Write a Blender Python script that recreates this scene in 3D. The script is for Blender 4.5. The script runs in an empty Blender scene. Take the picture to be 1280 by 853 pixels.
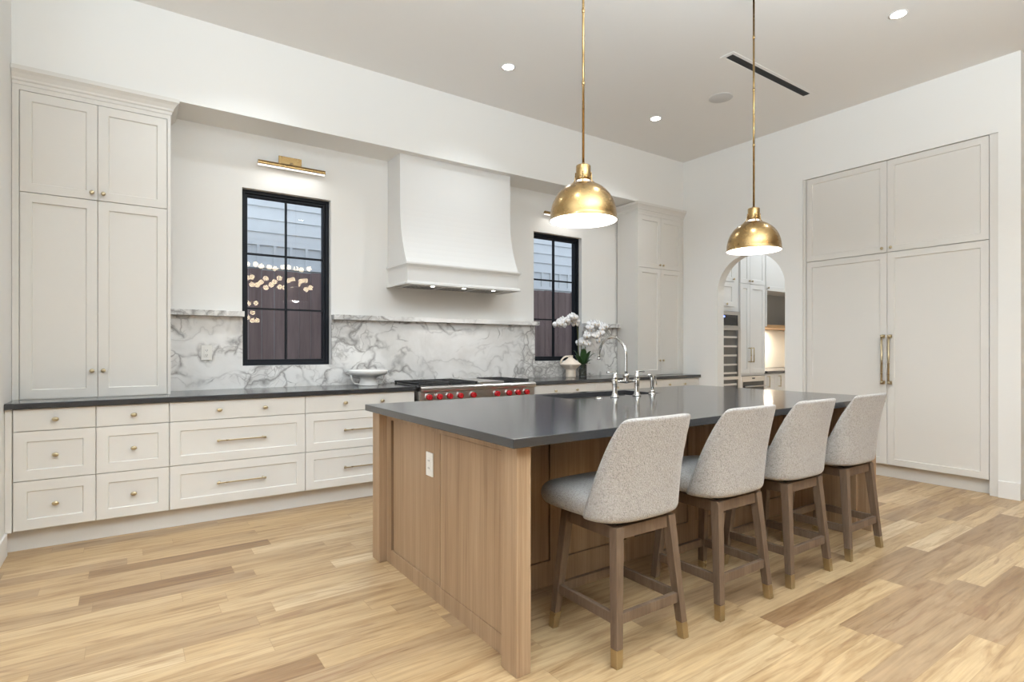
import bpy, bmesh, math, random
from mathutils import Vector, Matrix
random.seed(7)
PI = math.pi
SC = bpy.context.scene
COL = SC.collection

# ---------------------------------------------------------------- camera
cam_d = bpy.data.cameras.new('camera')
cam_d.sensor_fit = 'HORIZONTAL'; cam_d.sensor_width = 36.0
cam_d.lens = 36.0 * 693.0 / 1280.0
cam_d.shift_y = 9.5 / 1280.0
cam_d.clip_start = 0.02
cam = bpy.data.objects.new('camera', cam_d); COL.objects.link(cam)
cam.location = (0, 0, 1.25)
cam.rotation_euler = (PI / 2, 0, -math.atan(480.2 / 693.0))
SC.camera = cam
# ---------------------------------------------------------------- look
SC.view_settings.view_transform = 'Standard'
SC.view_settings.look = 'None'
SC.view_settings.gamma = 1.0
SC.view_settings.use_curve_mapping = False
SC.view_settings.exposure = -0.16
SC.cycles.use_denoising = True
SC.cycles.max_bounces = 10
SC.cycles.diffuse_bounces = 6
SC.cycles.glossy_bounces = 4
SC.cycles.sample_clamp_indirect = 6.0
SC.cycles.caustics_reflective = False
SC.cycles.caustics_refractive = False
# ---------------------------------------------------------------- world (overcast dusk sky)
W = bpy.data.worlds.new('world'); SC.world = W; W.use_nodes = True
W.node_tree.nodes['Background'].inputs['Color'].default_value = (0.70, 0.79, 0.90, 1)
W.node_tree.nodes['Background'].inputs['Strength'].default_value = 2.2

def lamp(name, kind, loc, energy, color=(1, 1, 1), rot=(0, 0, 0), **kw):
    d = bpy.data.lights.new(name, kind); d.energy = energy; d.color = color
    for k, v in kw.items(): setattr(d, k, v)
    o = bpy.data.objects.new(name, d); COL.objects.link(o)
    o.location = loc; o.rotation_euler = rot
    return o
WARM = (0.97, 0.95, 0.92)
NEUT = (0.86, 0.94, 1.0)
# added fill from behind the camera, no window is modelled there
lamp('rear_fill_light', 'AREA', (2.5, -5.8, 1.9), 12, (0.84, 0.94, 1.0), (PI / 2, 0, 0), shape='RECTANGLE', size=7.0, size_y=3.0)
# more area lamps added as fill on the camera side
# two unseen lamps facing up, added to brighten the ceiling
lamp('ceiling_fill', 'AREA', (1.3, -0.7, 2.4), 620, (0.75, 0.89, 1.0), (PI, 0, 0), shape='RECTANGLE', size=3.0, size_y=1.6)
lamp('ceiling_fill_side', 'AREA', (-1.8, 0.6, 2.4), 150, (0.75, 0.89, 1.0), (PI, 0, 0), shape='RECTANGLE', size=1.2, size_y=2.4)
# added side fill left of the camera, stands in for unmodelled glazing
lamp('side_fill_light', 'AREA', (-3.9, 1.0, 1.7), 125, (0.90, 0.955, 1.0), (PI / 2, 0, -PI / 2), shape='RECTANGLE', size=5.0, size_y=2.6)
lamp('living_room_fill', 'AREA', (2.2, -1.2, 3.6), 4, NEUT, (0, 0, 0), shape='RECTANGLE', size=7.0, size_y=5.0)  # added broad overhead fill, not a fixture of the room
lamp('pantry_light', 'AREA', (7.4, 3.6, 3.6), 26, NEUT, (0, 0, 0), shape='RECTANGLE', size=1.6, size_y=0.8)

# ---------------------------------------------------------------- materials
def mat(name):
    m = bpy.data.materials.new(name); m.use_nodes = True
    nt = m.node_tree
    return m, nt, nt.nodes['Principled BSDF']
def simple(name, col, rough=0.5, metal=0.0, spec=0.5, bump=0.0, bscale=200.0, var=0.0):
    m, nt, b = mat(name)
    b.inputs['Base Color'].default_value = (*col, 1)
    b.inputs['Roughness'].default_value = rough
    b.inputs['Metallic'].default_value = metal
    b.inputs['Specular IOR Level'].default_value = spec
    if bump > 0 or var > 0:
        tc = nt.nodes.new('ShaderNodeNewGeometry')
        n = nt.nodes.new('ShaderNodeTexNoise'); n.inputs['Scale'].default_value = bscale; n.inputs['Detail'].default_value = 3
        nt.links.new(tc.outputs['Position'], n.inputs['Vector'])
        if bump > 0:
            bp = nt.nodes.new('ShaderNodeBump'); bp.inputs['Strength'].default_value = bump; bp.inputs['Distance'].default_value = 0.002
            nt.links.new(n.outputs['Fac'], bp.inputs['Height']); nt.links.new(bp.outputs['Normal'], b.inputs['Normal'])
        if var > 0:
            mx = nt.nodes.new('ShaderNodeMix'); mx.data_type = 'RGBA'
            mx.inputs['A'].default_value = (*[c * (1 - var) for c in col], 1)
            mx.inputs['B'].default_value = (*[min(1, c * (1 + var)) for c in col], 1)
            nt.links.new(n.outputs['Fac'], mx.inputs['Factor']); nt.links.new(mx.outputs['Result'], b.inputs['Base Color'])
    return m
def emis(name, col, strength):
    m, nt, b = mat(name)
    b.inputs['Base Color'].default_value = (*col, 1)
    b.inputs['Emission Color'].default_value = (*col, 1)
    b.inputs['Emission Strength'].default_value = strength
    return m
class N:
    """small helper around a node tree"""
    def __init__(s, nt): s.nt = nt
    def __call__(s, t, **kw):
        n = s.nt.nodes.new(t)
        for k, v in kw.items(): setattr(n, k, v)
        return n
    def link(s, a, b): s.nt.links.new(a, b)
    def math(s, op, a, b=None, c=None):
        n = s.nt.nodes.new('ShaderNodeMath'); n.operation = op
        for i, v in enumerate((a, b, c)):
            if v is None: continue
            if isinstance(v, (int, float)): n.inputs[i].default_value = v
            else: s.nt.links.new(v, n.inputs[i])
        return n.outputs[0]
    def ramp(s, fac, stops, interp='LINEAR'):
        n = s.nt.nodes.new('ShaderNodeValToRGB'); n.color_ramp.interpolation = interp
        cr = n.color_ramp
        while len(cr.elements) < len(stops): cr.elements.new(0.5)
        for e, (p, c) in zip(cr.elements, stops):
            e.position = p; e.color = (*c, 1) if len(c) == 3 else c
        s.nt.links.new(fac, n.inputs[0])
        return n.outputs[0]
    def mix(s, f, a, b, blend='MIX'):
        n = s.nt.nodes.new('ShaderNodeMix'); n.data_type = 'RGBA'; n.blend_type = blend
        for k, v in (('Factor', f), ('A', a), ('B', b)):
            if isinstance(v, (int, float)): n.inputs[k].default_value = v
            elif isinstance(v, tuple): n.inputs[k].default_value = (*v, 1)
            else: s.nt.links.new(v, n.inputs[k])
        return n.outputs['Result']

def floor_mat():
    m, nt, b = mat('oak_floor'); n = N(nt)
    g = n('ShaderNodeNewGeometry'); sp = n('ShaderNodeSeparateXYZ'); n.link(g.outputs['Position'], sp.inputs[0])
    x, y = sp.outputs['X'], sp.outputs['Y']
    wv = 0.122
    yr = n.math('DIVIDE', y, wv); row = n.math('FLOOR', yr); fy = n.math('FRACT', yr)
    w1 = n('ShaderNodeTexWhiteNoise', noise_dimensions='1D'); n.link(row, w1.inputs['W'])
    r1 = w1.outputs['Value']
    ln = n.math('ADD', n.math('MULTIPLY', r1, 0.7), 0.55)
    xr = n.math('ADD', n.math('DIVIDE', x, ln), n.math('MULTIPLY', r1, 37.3))
    pid = n.math('FLOOR', xr); fx = n.math('FRACT', xr)
    cb = n('ShaderNodeCombineXYZ'); n.link(row, cb.inputs[0]); n.link(pid, cb.inputs[1])
    w2 = n('ShaderNodeTexWhiteNoise', noise_dimensions='3D'); n.link(cb.outputs[0], w2.inputs['Vector'])
    rv = w2.outputs['Value']
    base = n.ramp(rv, [(0.0, (0.25, 0.148, 0.072)), (0.10, (0.33, 0.220, 0.126)), (0.3, (0.405, 0.277, 0.152)),
                       (0.6, (0.445, 0.305, 0.163)), (0.88, (0.49, 0.350, 0.200)), (1.0, (0.57, 0.435, 0.275))])
    # grain: noise stretched along the board, shifted per board
    off = n('ShaderNodeCombineXYZ'); n.link(n.math('MULTIPLY', rv, 50.0), off.inputs[0]); n.link(n.math('MULTIPLY', rv, 31.0), off.inputs[2])
    va = n('ShaderNodeVectorMath', operation='ADD'); n.link(g.outputs['Position'], va.inputs[0]); n.link(off.outputs[0], va.inputs[1])
    mp = n('ShaderNodeMapping'); mp.inputs['Scale'].default_value = (1.4, 16.0, 1.0); n.link(va.outputs[0], mp.inputs['Vector'])
    n1 = n('ShaderNodeTexNoise'); n1.inputs['Scale'].default_value = 1.6; n1.inputs['Detail'].default_value = 6; n1.inputs['Roughness'].default_value = 0.62; n1.inputs['Distortion'].default_value = 0.9
    n.link(mp.outputs[0], n1.inputs['Vector'])
    mp2 = n('ShaderNodeMapping'); mp2.inputs['Scale'].default_value = (5.0, 130.0, 1.0); n.link(va.outputs[0], mp2.inputs['Vector'])
    n2 = n('ShaderNodeTexNoise'); n2.inputs['Scale'].default_value = 1.0; n2.inputs['Detail'].default_value = 4
    n.link(mp2.outputs[0], n2.inputs['Vector'])
    gr = n.ramp(n1.outputs['Fac'], [(0.27, (0.46, 0.36, 0.27)), (0.41, (0.80, 0.73, 0.66)), (0.52, (1.0, 1.0, 1.0)), (0.70, (1.18, 1.17, 1.15))])
    c = n.mix(0.85, base, gr, 'MULTIPLY')
    gr2 = n.ramp(n2.outputs['Fac'], [(0.35, (0.86, 0.83, 0.78)), (0.6, (1.04, 1.04, 1.04))])
    c = n.mix(0.7, c, gr2, 'MULTIPLY')
    # dark mineral streaks and knots on some boards
    mp3 = n('ShaderNodeMapping'); mp3.inputs['Scale'].default_value = (1.1, 9.0, 1.0); n.link(va.outputs[0], mp3.inputs['Vector'])
    n3 = n('ShaderNodeTexNoise'); n3.inputs['Scale'].default_value = 1.3; n3.inputs['Detail'].default_value = 5; n3.inputs['Distortion'].default_value = 1.6
    n.link(mp3.outputs[0], n3.inputs['Vector'])
    st = n.ramp(n3.outputs['Fac'], [(0.62, (0, 0, 0)), (0.70, (1, 1, 1))])
    c = n.mix(n.math('MULTIPLY', st, 0.6), c, (0.23, 0.12, 0.06))
    # joints
    ey = n.math('MINIMUM', fy, n.math('SUBTRACT', 1.0, fy)); ex = n.math('MULTIPLY', n.math('MINIMUM', fx, n.math('SUBTRACT', 1.0, fx)), n.math('DIVIDE', ln, wv))
    e = n.math('MINIMUM', ey, ex)
    jt = n.ramp(e, [(0.004, (1, 1, 1)), (0.013, (0, 0, 0))])
    c = n.mix(n.math('MULTIPLY', jt, 0.45), c, (0.20, 0.11, 0.05))
    n.link(c, b.inputs['Base Color'])
    rg = n.ramp(n2.outputs['Fac'], [(0.0, (0.30, 0.30, 0.30)), (1.0, (0.42, 0.42, 0.42))])
    n.link(rg, b.inputs['Roughness'])
    b.inputs['Specular IOR Level'].default_value = 0.45
    bp = n('ShaderNodeBump'); bp.inputs['Strength'].default_value = 0.08; bp.inputs['Distance'].default_value = 0.001
    n.link(n.math('SUBTRACT', n2.outputs['Fac'], jt), bp.inputs['Height']); n.link(bp.outputs[0], b.inputs['Normal'])
    return m

def wood_mat(name, dark, mid, light, scale=(60, 60, 2.0), rough=0.45, streak=0.55):
    m, nt, b = mat(name); n = N(nt)
    g = n('ShaderNodeTexCoord')
    mp = n('ShaderNodeMapping'); mp.inputs['Scale'].default_value = scale; n.link(g.outputs['Object'], mp.inputs['Vector'])
    a = n('ShaderNodeTexNoise'); a.inputs['Scale'].default_value = 1.0; a.inputs['Detail'].default_value = 5; a.inputs['Roughness'].default_value = 0.65; a.inputs['Distortion'].default_value = 0.25
    n.link(mp.outputs[0], a.inputs['Vector'])
    mp2 = n('ShaderNodeMapping'); mp2.inputs['Scale'].default_value = tuple(s * 0.16 for s in scale); n.link(g.outputs['Object'], mp2.inputs['Vector'])
    d = n('ShaderNodeTexNoise'); d.inputs['Scale'].default_value = 1.0; d.inputs['Detail'].default_value = 3
    n.link(mp2.outputs[0], d.inputs['Vector'])
    f = n.math('ADD', n.math('MULTIPLY', a.outputs['Fac'], streak), n.math('MULTIPLY', d.outputs['Fac'], 1 - streak))
    c = n.ramp(f, [(0.33, dark), (0.5, mid), (0.68, light)])
    n.link(c, b.inputs['Base Color'])
    b.inputs['Roughness'].default_value = rough
    bp = n('ShaderNodeBump'); bp.inputs['Strength'].default_value = 0.12; bp.inputs['Distance'].default_value = 0.0008
    n.link(a.outputs['Fac'], bp.inputs['Height']); n.link(bp.outputs[0], b.inputs['Normal'])
    return m

def marble_mat():
    m, nt, b = mat('veined_marble'); n = N(nt)
    g = n('ShaderNodeNewGeometry'); pos = g.outputs['Position']
    def noise(vec, scale, detail=4, rough=0.55, dist=0.0):
        t = n('ShaderNodeTexNoise'); t.inputs['Scale'].default_value = scale; t.inputs['Detail'].default_value = detail
        t.inputs['Roughness'].default_value = rough; t.inputs['Distortion'].default_value = dist; n.link(vec, t.inputs['Vector']); return t
    def warp(vec, src, amt):
        v = n('ShaderNodeVectorMath', operation='MULTIPLY_ADD'); n.link(src.outputs['Color'], v.inputs[0]); v.inputs[1].default_value = (amt,) * 3; n.link(vec, v.inputs[2]); return v.outputs[0]
    def mapping(vec, sc, rot, loc=(0, 0, 0)):
        p = n('ShaderNodeMapping'); p.inputs['Scale'].default_value = sc; p.inputs['Rotation'].default_value = rot; p.inputs['Location'].default_value = loc; n.link(vec, p.inputs['Vector']); return p.outputs[0]
    w1 = warp(pos, noise(pos, 1.6, 3), 0.75); w2 = warp(w1, noise(pos, 8.0, 4, 0.6), 0.10)
    # brecciated bands: two sizes of angular cells outlined by grey seams
    cell = mapping(w2, (0.8, 1.0, 1.15), (0, 0.55, 0))
    vo = n('ShaderNodeTexVoronoi', feature='DISTANCE_TO_EDGE'); vo.inputs['Scale'].default_value = 5.2; n.link(cell, vo.inputs['Vector'])
    vo2 = n('ShaderNodeTexVoronoi', feature='DISTANCE_TO_EDGE'); vo2.inputs['Scale'].default_value = 15.0; n.link(cell, vo2.inputs['Vector'])
    thick = noise(w1, 5.0, 3).outputs['Fac']
    d1 = n.math('DIVIDE', vo.outputs['Distance'], n.math('ADD', n.math('MULTIPLY', thick, 2.2), -0.55))
    v1 = n.ramp(d1, [(0.0, (1, 1, 1)), (0.06, (0.6, 0.6, 0.6)), (0.20, (0, 0, 0))])
    v2 = n.ramp(vo2.outputs['Distance'], [(0.0, (0.85, 0.85, 0.85)), (0.07, (0.25, 0.25, 0.25)), (0.14, (0, 0, 0))])
    big = noise(mapping(w1, (0.75, 1.0, 2.3), (0, 0.5, 0), (2.35, 0, 0.35)), 1.25, 3, 0.5).outputs['Fac']
    msk = n.ramp(big, [(0.455, (0, 0, 0)), (0.52, (1, 1, 1))])
    fine = n.ramp(big, [(0.51, (0, 0, 0)), (0.59, (1, 1, 1))])
    # long diagonal veins in the plain areas
    lv = noise(mapping(w2, (0.55, 1.0, 1.5), (0, 0.7, 0)), 1.9, 3, 0.5, 0.3).outputs['Fac']
    rd = n.math('ABSOLUTE', n.math('SUBTRACT', lv, 0.5))
    vl = n.ramp(rd, [(0.0, (0.8, 0.8, 0.8)), (0.006, (0.5, 0.5, 0.5)), (0.022, (0.12, 0.12, 0.12)), (0.05, (0, 0, 0))])
    seam = n.math('MULTIPLY', n.math('MAXIMUM', v1, n.math('MULTIPLY', v2, fine)), msk)
    vein = n.math('MAXIMUM', seam, n.math('MULTIPLY', vl, 0.55))
    cl = noise(w2, 3.0, 4).outputs['Fac']
    base = n.ramp(cl, [(0.30, (0.68, 0.665, 0.64)), (0.5, (0.79, 0.78, 0.765)), (0.7, (0.85, 0.845, 0.835))])
    smoke = n.math('MULTIPLY', fine, n.ramp(noise(w2, 7.0, 3).outputs['Fac'], [(0.40, (0, 0, 0)), (0.65, (1, 1, 1))]))
    c = n.mix(n.math('MULTIPLY', smoke, 0.55), base, (0.46, 0.435, 0.41))
    c = n.mix(n.math('MULTIPLY', vein, 0.90), c, (0.21, 0.195, 0.185))
    n.link(c, b.inputs['Base Color'])
    b.inputs['Roughness'].default_value = 0.28
    return m

def fabric_mat():
    m, nt, b = mat('boucle_fabric'); n = N(nt)
    g = n('ShaderNodeTexCoord')
    v = n('ShaderNodeTexVoronoi'); v.inputs['Scale'].default_value = 190; n.link(g.outputs['Object'], v.inputs['Vector'])
    a = n('ShaderNodeTexNoise'); a.inputs['Scale'].default_value = 210; a.inputs['Detail'].default_value = 2; n.link(g.outputs['Object'], a.inputs['Vector'])
    l = n('ShaderNodeTexNoise'); l.inputs['Scale'].default_value = 110; l.inputs['Detail'].default_value = 3; n.link(g.outputs['Object'], l.inputs['Vector'])
    f = n.math('ADD', n.math('MULTIPLY', a.outputs['Fac'], 0.6), n.math('MULTIPLY', l.outputs['Fac'], 0.4))
    c = n.ramp(f, [(0.33, (0.22, 0.20, 0.185)), (0.46, (0.335, 0.305, 0.28)), (0.62, (0.41, 0.38, 0.35))])
    n.link(c, b.inputs['Base Color'])
    b.inputs['Roughness'].default_value = 0.95; b.inputs['Specular IOR Level'].default_value = 0.15
    b.inputs['Sheen Weight'].default_value = 0.25; b.inputs['Sheen Roughness'].default_value = 0.5
    bp = n('ShaderNodeBump'); bp.inputs['Strength'].default_value = 0.55; bp.inputs['Distance'].default_value = 0.003
    n.link(n.math('ADD', v.outputs['Distance'], a.outputs['Fac']), bp.inputs['Height']); n.link(bp.outputs[0], b.inputs['Normal'])
    return m

def brass_mat(name, col, rough, patina=0.0):
    m, nt, b = mat(name); n = N(nt)
    g = n('ShaderNodeTexCoord')
    a = n('ShaderNodeTexNoise'); a.inputs['Scale'].default_value = 14; a.inputs['Detail'].default_value = 5
    n.link(g.outputs['Object'], a.inputs['Vector'])
    c = n.mix(a.outputs['Fac'], tuple(x * (1 - patina) for x in col), tuple(min(1, x * (1 + patina * 0.6)) for x in col))
    n.link(c, b.inputs['Base Color']); b.inputs['Metallic'].default_value = 1.0
    r = n.ramp(a.outputs['Fac'], [(0.3, (rough * 0.85,) * 3), (0.7, (rough * 1.2,) * 3)])
    n.link(r, b.inputs['Roughness'])
    return m

def pane_mat():
    """clear glazing: mirrors by its angle, lets the rest through"""
    m, nt, b = mat('window_glass'); n = N(nt)
    nt.nodes.remove(b)
    out = nt.nodes['Material Output']
    fr = n('ShaderNodeFresnel'); fr.inputs['IOR'].default_value = 1.6
    t = n('ShaderNodeBsdfTransparent'); t.inputs['Color'].default_value = (0.94, 0.965, 1.0, 1)
    gl = n('ShaderNodeBsdfGlossy'); gl.inputs['Roughness'].default_value = 0.0
    f = n.math('MINIMUM', n.math('MULTIPLY', fr.outputs[0], 0.85), 1.0)
    mx = n('ShaderNodeMixShader'); n.link(f, mx.inputs[0]); n.link(t.outputs[0], mx.inputs[1]); n.link(gl.outputs[0], mx.inputs[2])
    n.link(mx.outputs[0], out.inputs['Surface'])
    return m
def glass_mat(name, col=(1, 1, 1), rough=0.0):
    m, nt, b = mat(name)
    b.inputs['Base Color'].default_value = (*col, 1); b.inputs['Transmission Weight'].default_value = 1.0
    b.inputs['Roughness'].default_value = rough; b.inputs['IOR'].default_value = 1.45
    return m

M = {}
M['wall'] = simple('wall_paint', (0.80, 0.79, 0.765), 0.6, spec=0.25, bump=0.05, bscale=350)
M['dark_wall'] = simple('bounce_cut_wall', (0.22, 0.20, 0.18), 0.7)  # unseen walls made dark to cut bounced light from behind the camera
M['ceiling'] = simple('ceiling_paint', (0.80, 0.785, 0.765), 0.8, spec=0.1)
M['trim'] = simple('trim_paint', (0.80, 0.79, 0.77), 0.4, spec=0.35)
M['cab'] = simple('cabinet_paint', (0.69, 0.665, 0.625), 0.42, spec=0.35)
M['hood'] = simple('hood_paint', (0.72, 0.71, 0.69), 0.55, spec=0.25)
M['floor'] = floor_mat()
M['marble'] = marble_mat()
M['stone'] = simple('dark_honed_stone', (0.034, 0.034, 0.036), 0.14, spec=0.5, bscale=600, var=0.3)
M['stone'].node_tree.nodes['Principled BSDF'].inputs['IOR'].default_value = 1.65
M['black_frame'] = simple('black_window_frame', (0.006, 0.008, 0.012), 0.5, spec=0.25)
M['glass'] = pane_mat()
M['oak'] = wood_mat('stained_white_oak', (0.245, 0.150, 0.083), (0.345, 0.225, 0.132), (0.425, 0.295, 0.185), (110, 110, 2.2), 0.5)
M['stool_wood'] = wood_mat('grey_brown_stool_wood', (0.088, 0.054, 0.034), (0.138, 0.089, 0.057), (0.190, 0.128, 0.087), (60, 60, 5), 0.45)
M['fabric'] = fabric_mat()
M['brass'] = brass_mat('aged_brass', (0.385, 0.255, 0.112), 0.25, 0.06)
M['brass_soft'] = brass_mat('satin_brass', (0.52, 0.43, 0.28), 0.3, 0.08)
M['nickel'] = simple('polished_nickel', (0.60, 0.585, 0.56), 0.07, metal=1.0)
M['steel'] = simple('brushed_steel', (0.56, 0.54, 0.52), 0.30, metal=1.0, bump=0.04, bscale=300)
M['matte_steel'] = simple('matte_steel', (0.62, 0.60, 0.57), 0.5, metal=0.6)
M['black_iron'] = simple('black_cast_iron', (0.015, 0.015, 0.016), 0.55, bump=0.1, bscale=500)
M['black_glass'] = simple('black_glass', (0.012, 0.013, 0.015), 0.06)
M['red_knob'] = simple('red_knob', (0.42, 0.012, 0.018), 0.25)
M['white_plastic'] = simple('white_plastic', (0.80, 0.78, 0.74), 0.35)
M['slot_dark'] = simple('dark_slot', (0.02, 0.02, 0.02), 0.7)
M['shade_white'] = simple('shade_white_lining', (0.9, 0.89, 0.87), 0.5)
M['led'] = emis('led_lens', (1.0, 0.96, 0.90), 22)
M['hood_led'] = emis('hood_led', (1.0, 0.94, 0.86), 14)
M['bulb'] = emis('pendant_bulb', (1.0, 0.95, 0.88), 14)
M['collar_glow'] = emis('pendant_collar_glow', (1.0, 0.95, 0.88), 1.6)
M['tube'] = emis('picture_light_tube', (1.0, 0.96, 0.90), 1.5)
M['globe'] = emis('chandelier_globe', (1.0, 0.82, 0.56), 22)
M['grille'] = simple('speaker_grille_white', (0.62, 0.61, 0.60), 0.7, bump=0.3, bscale=900)
M['ceramic'] = simple('white_ceramic', (0.80, 0.79, 0.77), 0.25, spec=0.5)
M['clay'] = simple('cream_clay', (0.76, 0.66, 0.55), 0.75, bump=0.15, bscale=180, var=0.06)
M['petal'] = simple('orchid_petal', (0.93, 0.92, 0.93), 0.55, spec=0.3, var=0.03, bscale=60)
M['petal_core'] = simple('orchid_lip', (0.75, 0.55, 0.25), 0.5)
M['leaf'] = simple('orchid_leaf', (0.035, 0.085, 0.025), 0.35, var=0.3, bscale=30)
M['stem'] = simple('orchid_stem', (0.12, 0.13, 0.045), 0.5, var=0.2, bscale=40)
M['clear_glass'] = glass_mat('clear_vase_glass')
M['vase_glass'] = M['glass'].copy(); M['vase_glass'].name = 'thin_vase_glass'
M['moss'] = simple('planting_bark', (0.30, 0.31, 0.15), 0.9, bump=0.5, bscale=90, var=0.4)
M['siding'] = simple('lap_siding_paint', (0.60, 0.62, 0.62), 0.6, var=0.05, bscale=6)
M['fence'] = wood_mat('weathered_fence', (0.13, 0.085, 0.078), (0.21, 0.145, 0.135), (0.29, 0.21, 0.195), (12, 12, 1.2), 0.8)
M['ground'] = simple('bare_ground', (0.20, 0.17, 0.13), 0.95, var=0.3, bscale=5)
M['tile'] = simple('cream_tile', (0.80, 0.74, 0.64), 0.3, spec=0.5)
M['grey_panel'] = simple('grey_niche_panel', (0.34, 0.335, 0.32), 0.6)
M['niche_wood'] = wood_mat('honey_oak_shelf', (0.33, 0.18, 0.075), (0.43, 0.25, 0.11), (0.5, 0.31, 0.15), (3, 60, 60), 0.5)
M['white_cab'] = simple('white_cabinet_paint', (0.78, 0.775, 0.765), 0.4, spec=0.35)
M['blue_led'] = emis('blue_display', (0.25, 0.35, 1.0), 3)
M['cooler_dark'] = simple('cooler_interior', (0.10, 0.097, 0.09), 0.3)
M['rack_wood'] = simple('rack_front', (0.62, 0.58, 0.53), 0.4)
M['plaster_dark'] = simple('dark_interior', (0.03, 0.03, 0.03), 0.8)

# ---------------------------------------------------------------- mesh helpers
class MB:
    """collects shapes into one mesh object"""
    def __init__(s, M=None):
        s.bm = bmesh.new(); s.mats = []; s.cur = 0
    def use(s, m):
        if m not in s.mats: s.mats.append(m)
        s.cur = s.mats.index(m); return s
    def _mark(s, faces, smooth=False):
        for f in faces: f.material_index = s.cur; f.smooth = smooth
    def poly(s, vs, faces, smooth=False):
        bv = [s.bm.verts.new(v) for v in vs]; out = []
        for f in faces:
            try: out.append(s.bm.faces.new([bv[i] for i in f]))
            except ValueError: pass
        s._mark(out, smooth); return bv
    def box(s, x0, x1, y0, y1, z0, z1, bev=0.0):
        vs = [(x, y, z) for x in (x0, x1) for y in (y0, y1) for z in (z0, z1)]
        bv = [s.bm.verts.new(v) for v in vs]
        fs = [s.bm.faces.new([bv[i] for i in q]) for q in ((0, 1, 3, 2), (4, 6, 7, 5), (0, 4, 5, 1), (2, 3, 7, 6), (0, 2, 6, 4), (1, 5, 7, 3))]
        s._mark(fs)
        if bev > 0:
            es = list({e for f in fs for e in f.edges})
            r = bmesh.ops.bevel(s.bm, geom=es, offset=bev, segments=2, profile=0.5, affect='EDGES')
            s._mark(r['faces'])
        return s
    def rings(s, rings, smooth=True, closed=True, cap0=True, cap1=True):
        """loft between rings (lists of points of equal length)"""
        R = [[s.bm.verts.new(p) for p in r] for r in rings]; n = len(R[0]); fs = []
        for a, b in zip(R[:-1], R[1:]):
            rng = range(n) if closed else range(n - 1)
            for i in rng:
                j = (i + 1) % n
                try: fs.append(s.bm.faces.new((a[i], a[j], b[j], b[i])))
                except ValueError: pass
        s._mark(fs, smooth)
        caps = []
        if cap0: caps.append(s.bm.faces.new(list(reversed(R[0]))))
        if cap1: caps.append(s.bm.faces.new(R[-1]))
        s._mark(caps, False)
        return s
    def lathe(s, prof, c=(0, 0, 0), axis='z', n=32, cap0=True, cap1=True, smooth=True):
        """prof: list of (radius, height)"""
        rs = []
        for r, h in prof:
            ring = []
            for i in range(n):
                a = 2 * PI * i / n; u, v = max(r, 1e-5) * math.cos(a), max(r, 1e-5) * math.sin(a)
                p = {'z': (u, v, h), 'y': (u, h, -v), 'x': (h, u, v)}[axis]
                ring.append((p[0] + c[0], p[1] + c[1], p[2] + c[2]))
            rs.append(ring)
        return s.rings(rs, smooth, True, cap0, cap1)
    def tube(s, pts, r, n=12, cap=True):
        """round tube along points; r number or list"""
        pts = [Vector(p) for p in pts]; rr = r if isinstance(r, (list, tuple)) else [r] * len(pts)
        t0 = (pts[1] - pts[0]).normalized()
        up = Vector((0, 0, 1)) if abs(t0.z) < 0.9 else Vector((1, 0, 0))
        nrm = t0.cross(up).normalized(); rs = []
        for i, p in enumerate(pts):
            t = (pts[min(i + 1, len(pts) - 1)] - pts[max(i - 1, 0)]).normalized()
            nrm = (nrm - t * nrm.dot(t)).normalized(); bi = t.cross(nrm)
            rs.append([tuple(p + (nrm * math.cos(2 * PI * k / n) + bi * math.sin(2 * PI * k / n)) * rr[i]) for k in range(n)])
        return s.rings(rs, True, True, cap, cap)
    def bar(s, a, b, wa, wb, up=(0, 0, 1)):
        """square bar from a to b: wa/wb = (width, depth) at each end, ends cut level"""
        a = Vector(a); b = Vector(b)
        def ring(p, w): return [(p.x - w[0] / 2, p.y - w[1] / 2, p.z), (p.x + w[0] / 2, p.y - w[1] / 2, p.z), (p.x + w[0] / 2, p.y + w[1] / 2, p.z), (p.x - w[0] / 2, p.y + w[1] / 2, p.z)]
        return s.rings([ring(a, wa), ring(b, wb)], False)
    def sweep(s, prof, path, side=1):
        """moulding: prof = closed polygon of (out, z); path = xy polyline, mitred; out goes to the right of travel"""
        P = [Vector((p[0], p[1])) for p in path]; rs = []
        for i, p in enumerate(P):
            ds = []
            if i > 0: ds.append((P[i] - P[i - 1]).normalized())
            if i < len(P) - 1: ds.append((P[i + 1] - P[i]).normalized())
            ns = [Vector((d.y, -d.x)) * side for d in ds]
            if len(ns) == 2:
                m = (ns[0] + ns[1]).normalized(); m = m / max(0.2, m.dot(ns[0]))
            else: m = ns[0]
            rs.append([(p.x + m.x * o, p.y + m.y * o, z) for o, z in prof])
        return s.rings(rs, False)
    def sphere(s, c, r, n=16, sc=(1, 1, 1)):
        k = max(6, n // 2)
        return s.lathe_at(c, [(r * math.sin(PI * i / k), -r * math.cos(PI * i / k)) for i in range(k + 1)], n, sc)
    def lathe_at(s, c, prof, n, sc):
        rs = [[(c[0] + sc[0] * max(r, 1e-4) * math.cos(2 * PI * i / n), c[1] + sc[1] * max(r, 1e-4) * math.sin(2 * PI * i / n), c[2] + sc[2] * h) for i in range(n)] for r, h in prof]
        return s.rings(rs)
    def shaker(s, x0, x1, z0, z1, y0, t=0.02, stile=0.06, rec=0.008, flat=False):
        """cabinet front facing -y; front plane at y0, back at y0+t"""
        ch = 0.0015
        def loop(x, y, i): return [(x0 + i, y, z0 + i), (x1 - i, y, z0 + i), (x1 - i, y, z1 - i), (x0 + i, y, z1 - i)]
        L = [loop(0, y0 + t, 0), loop(0, y0 + ch, 0), loop(0, y0, ch)]
        if not flat:
            L += [loop(0, y0, stile), loop(0, y0 + rec * 0.3, stile + 0.0015), loop(0, y0 + rec, stile + 0.005)]
        return s.rings(L, False, True, True, True)
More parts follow.
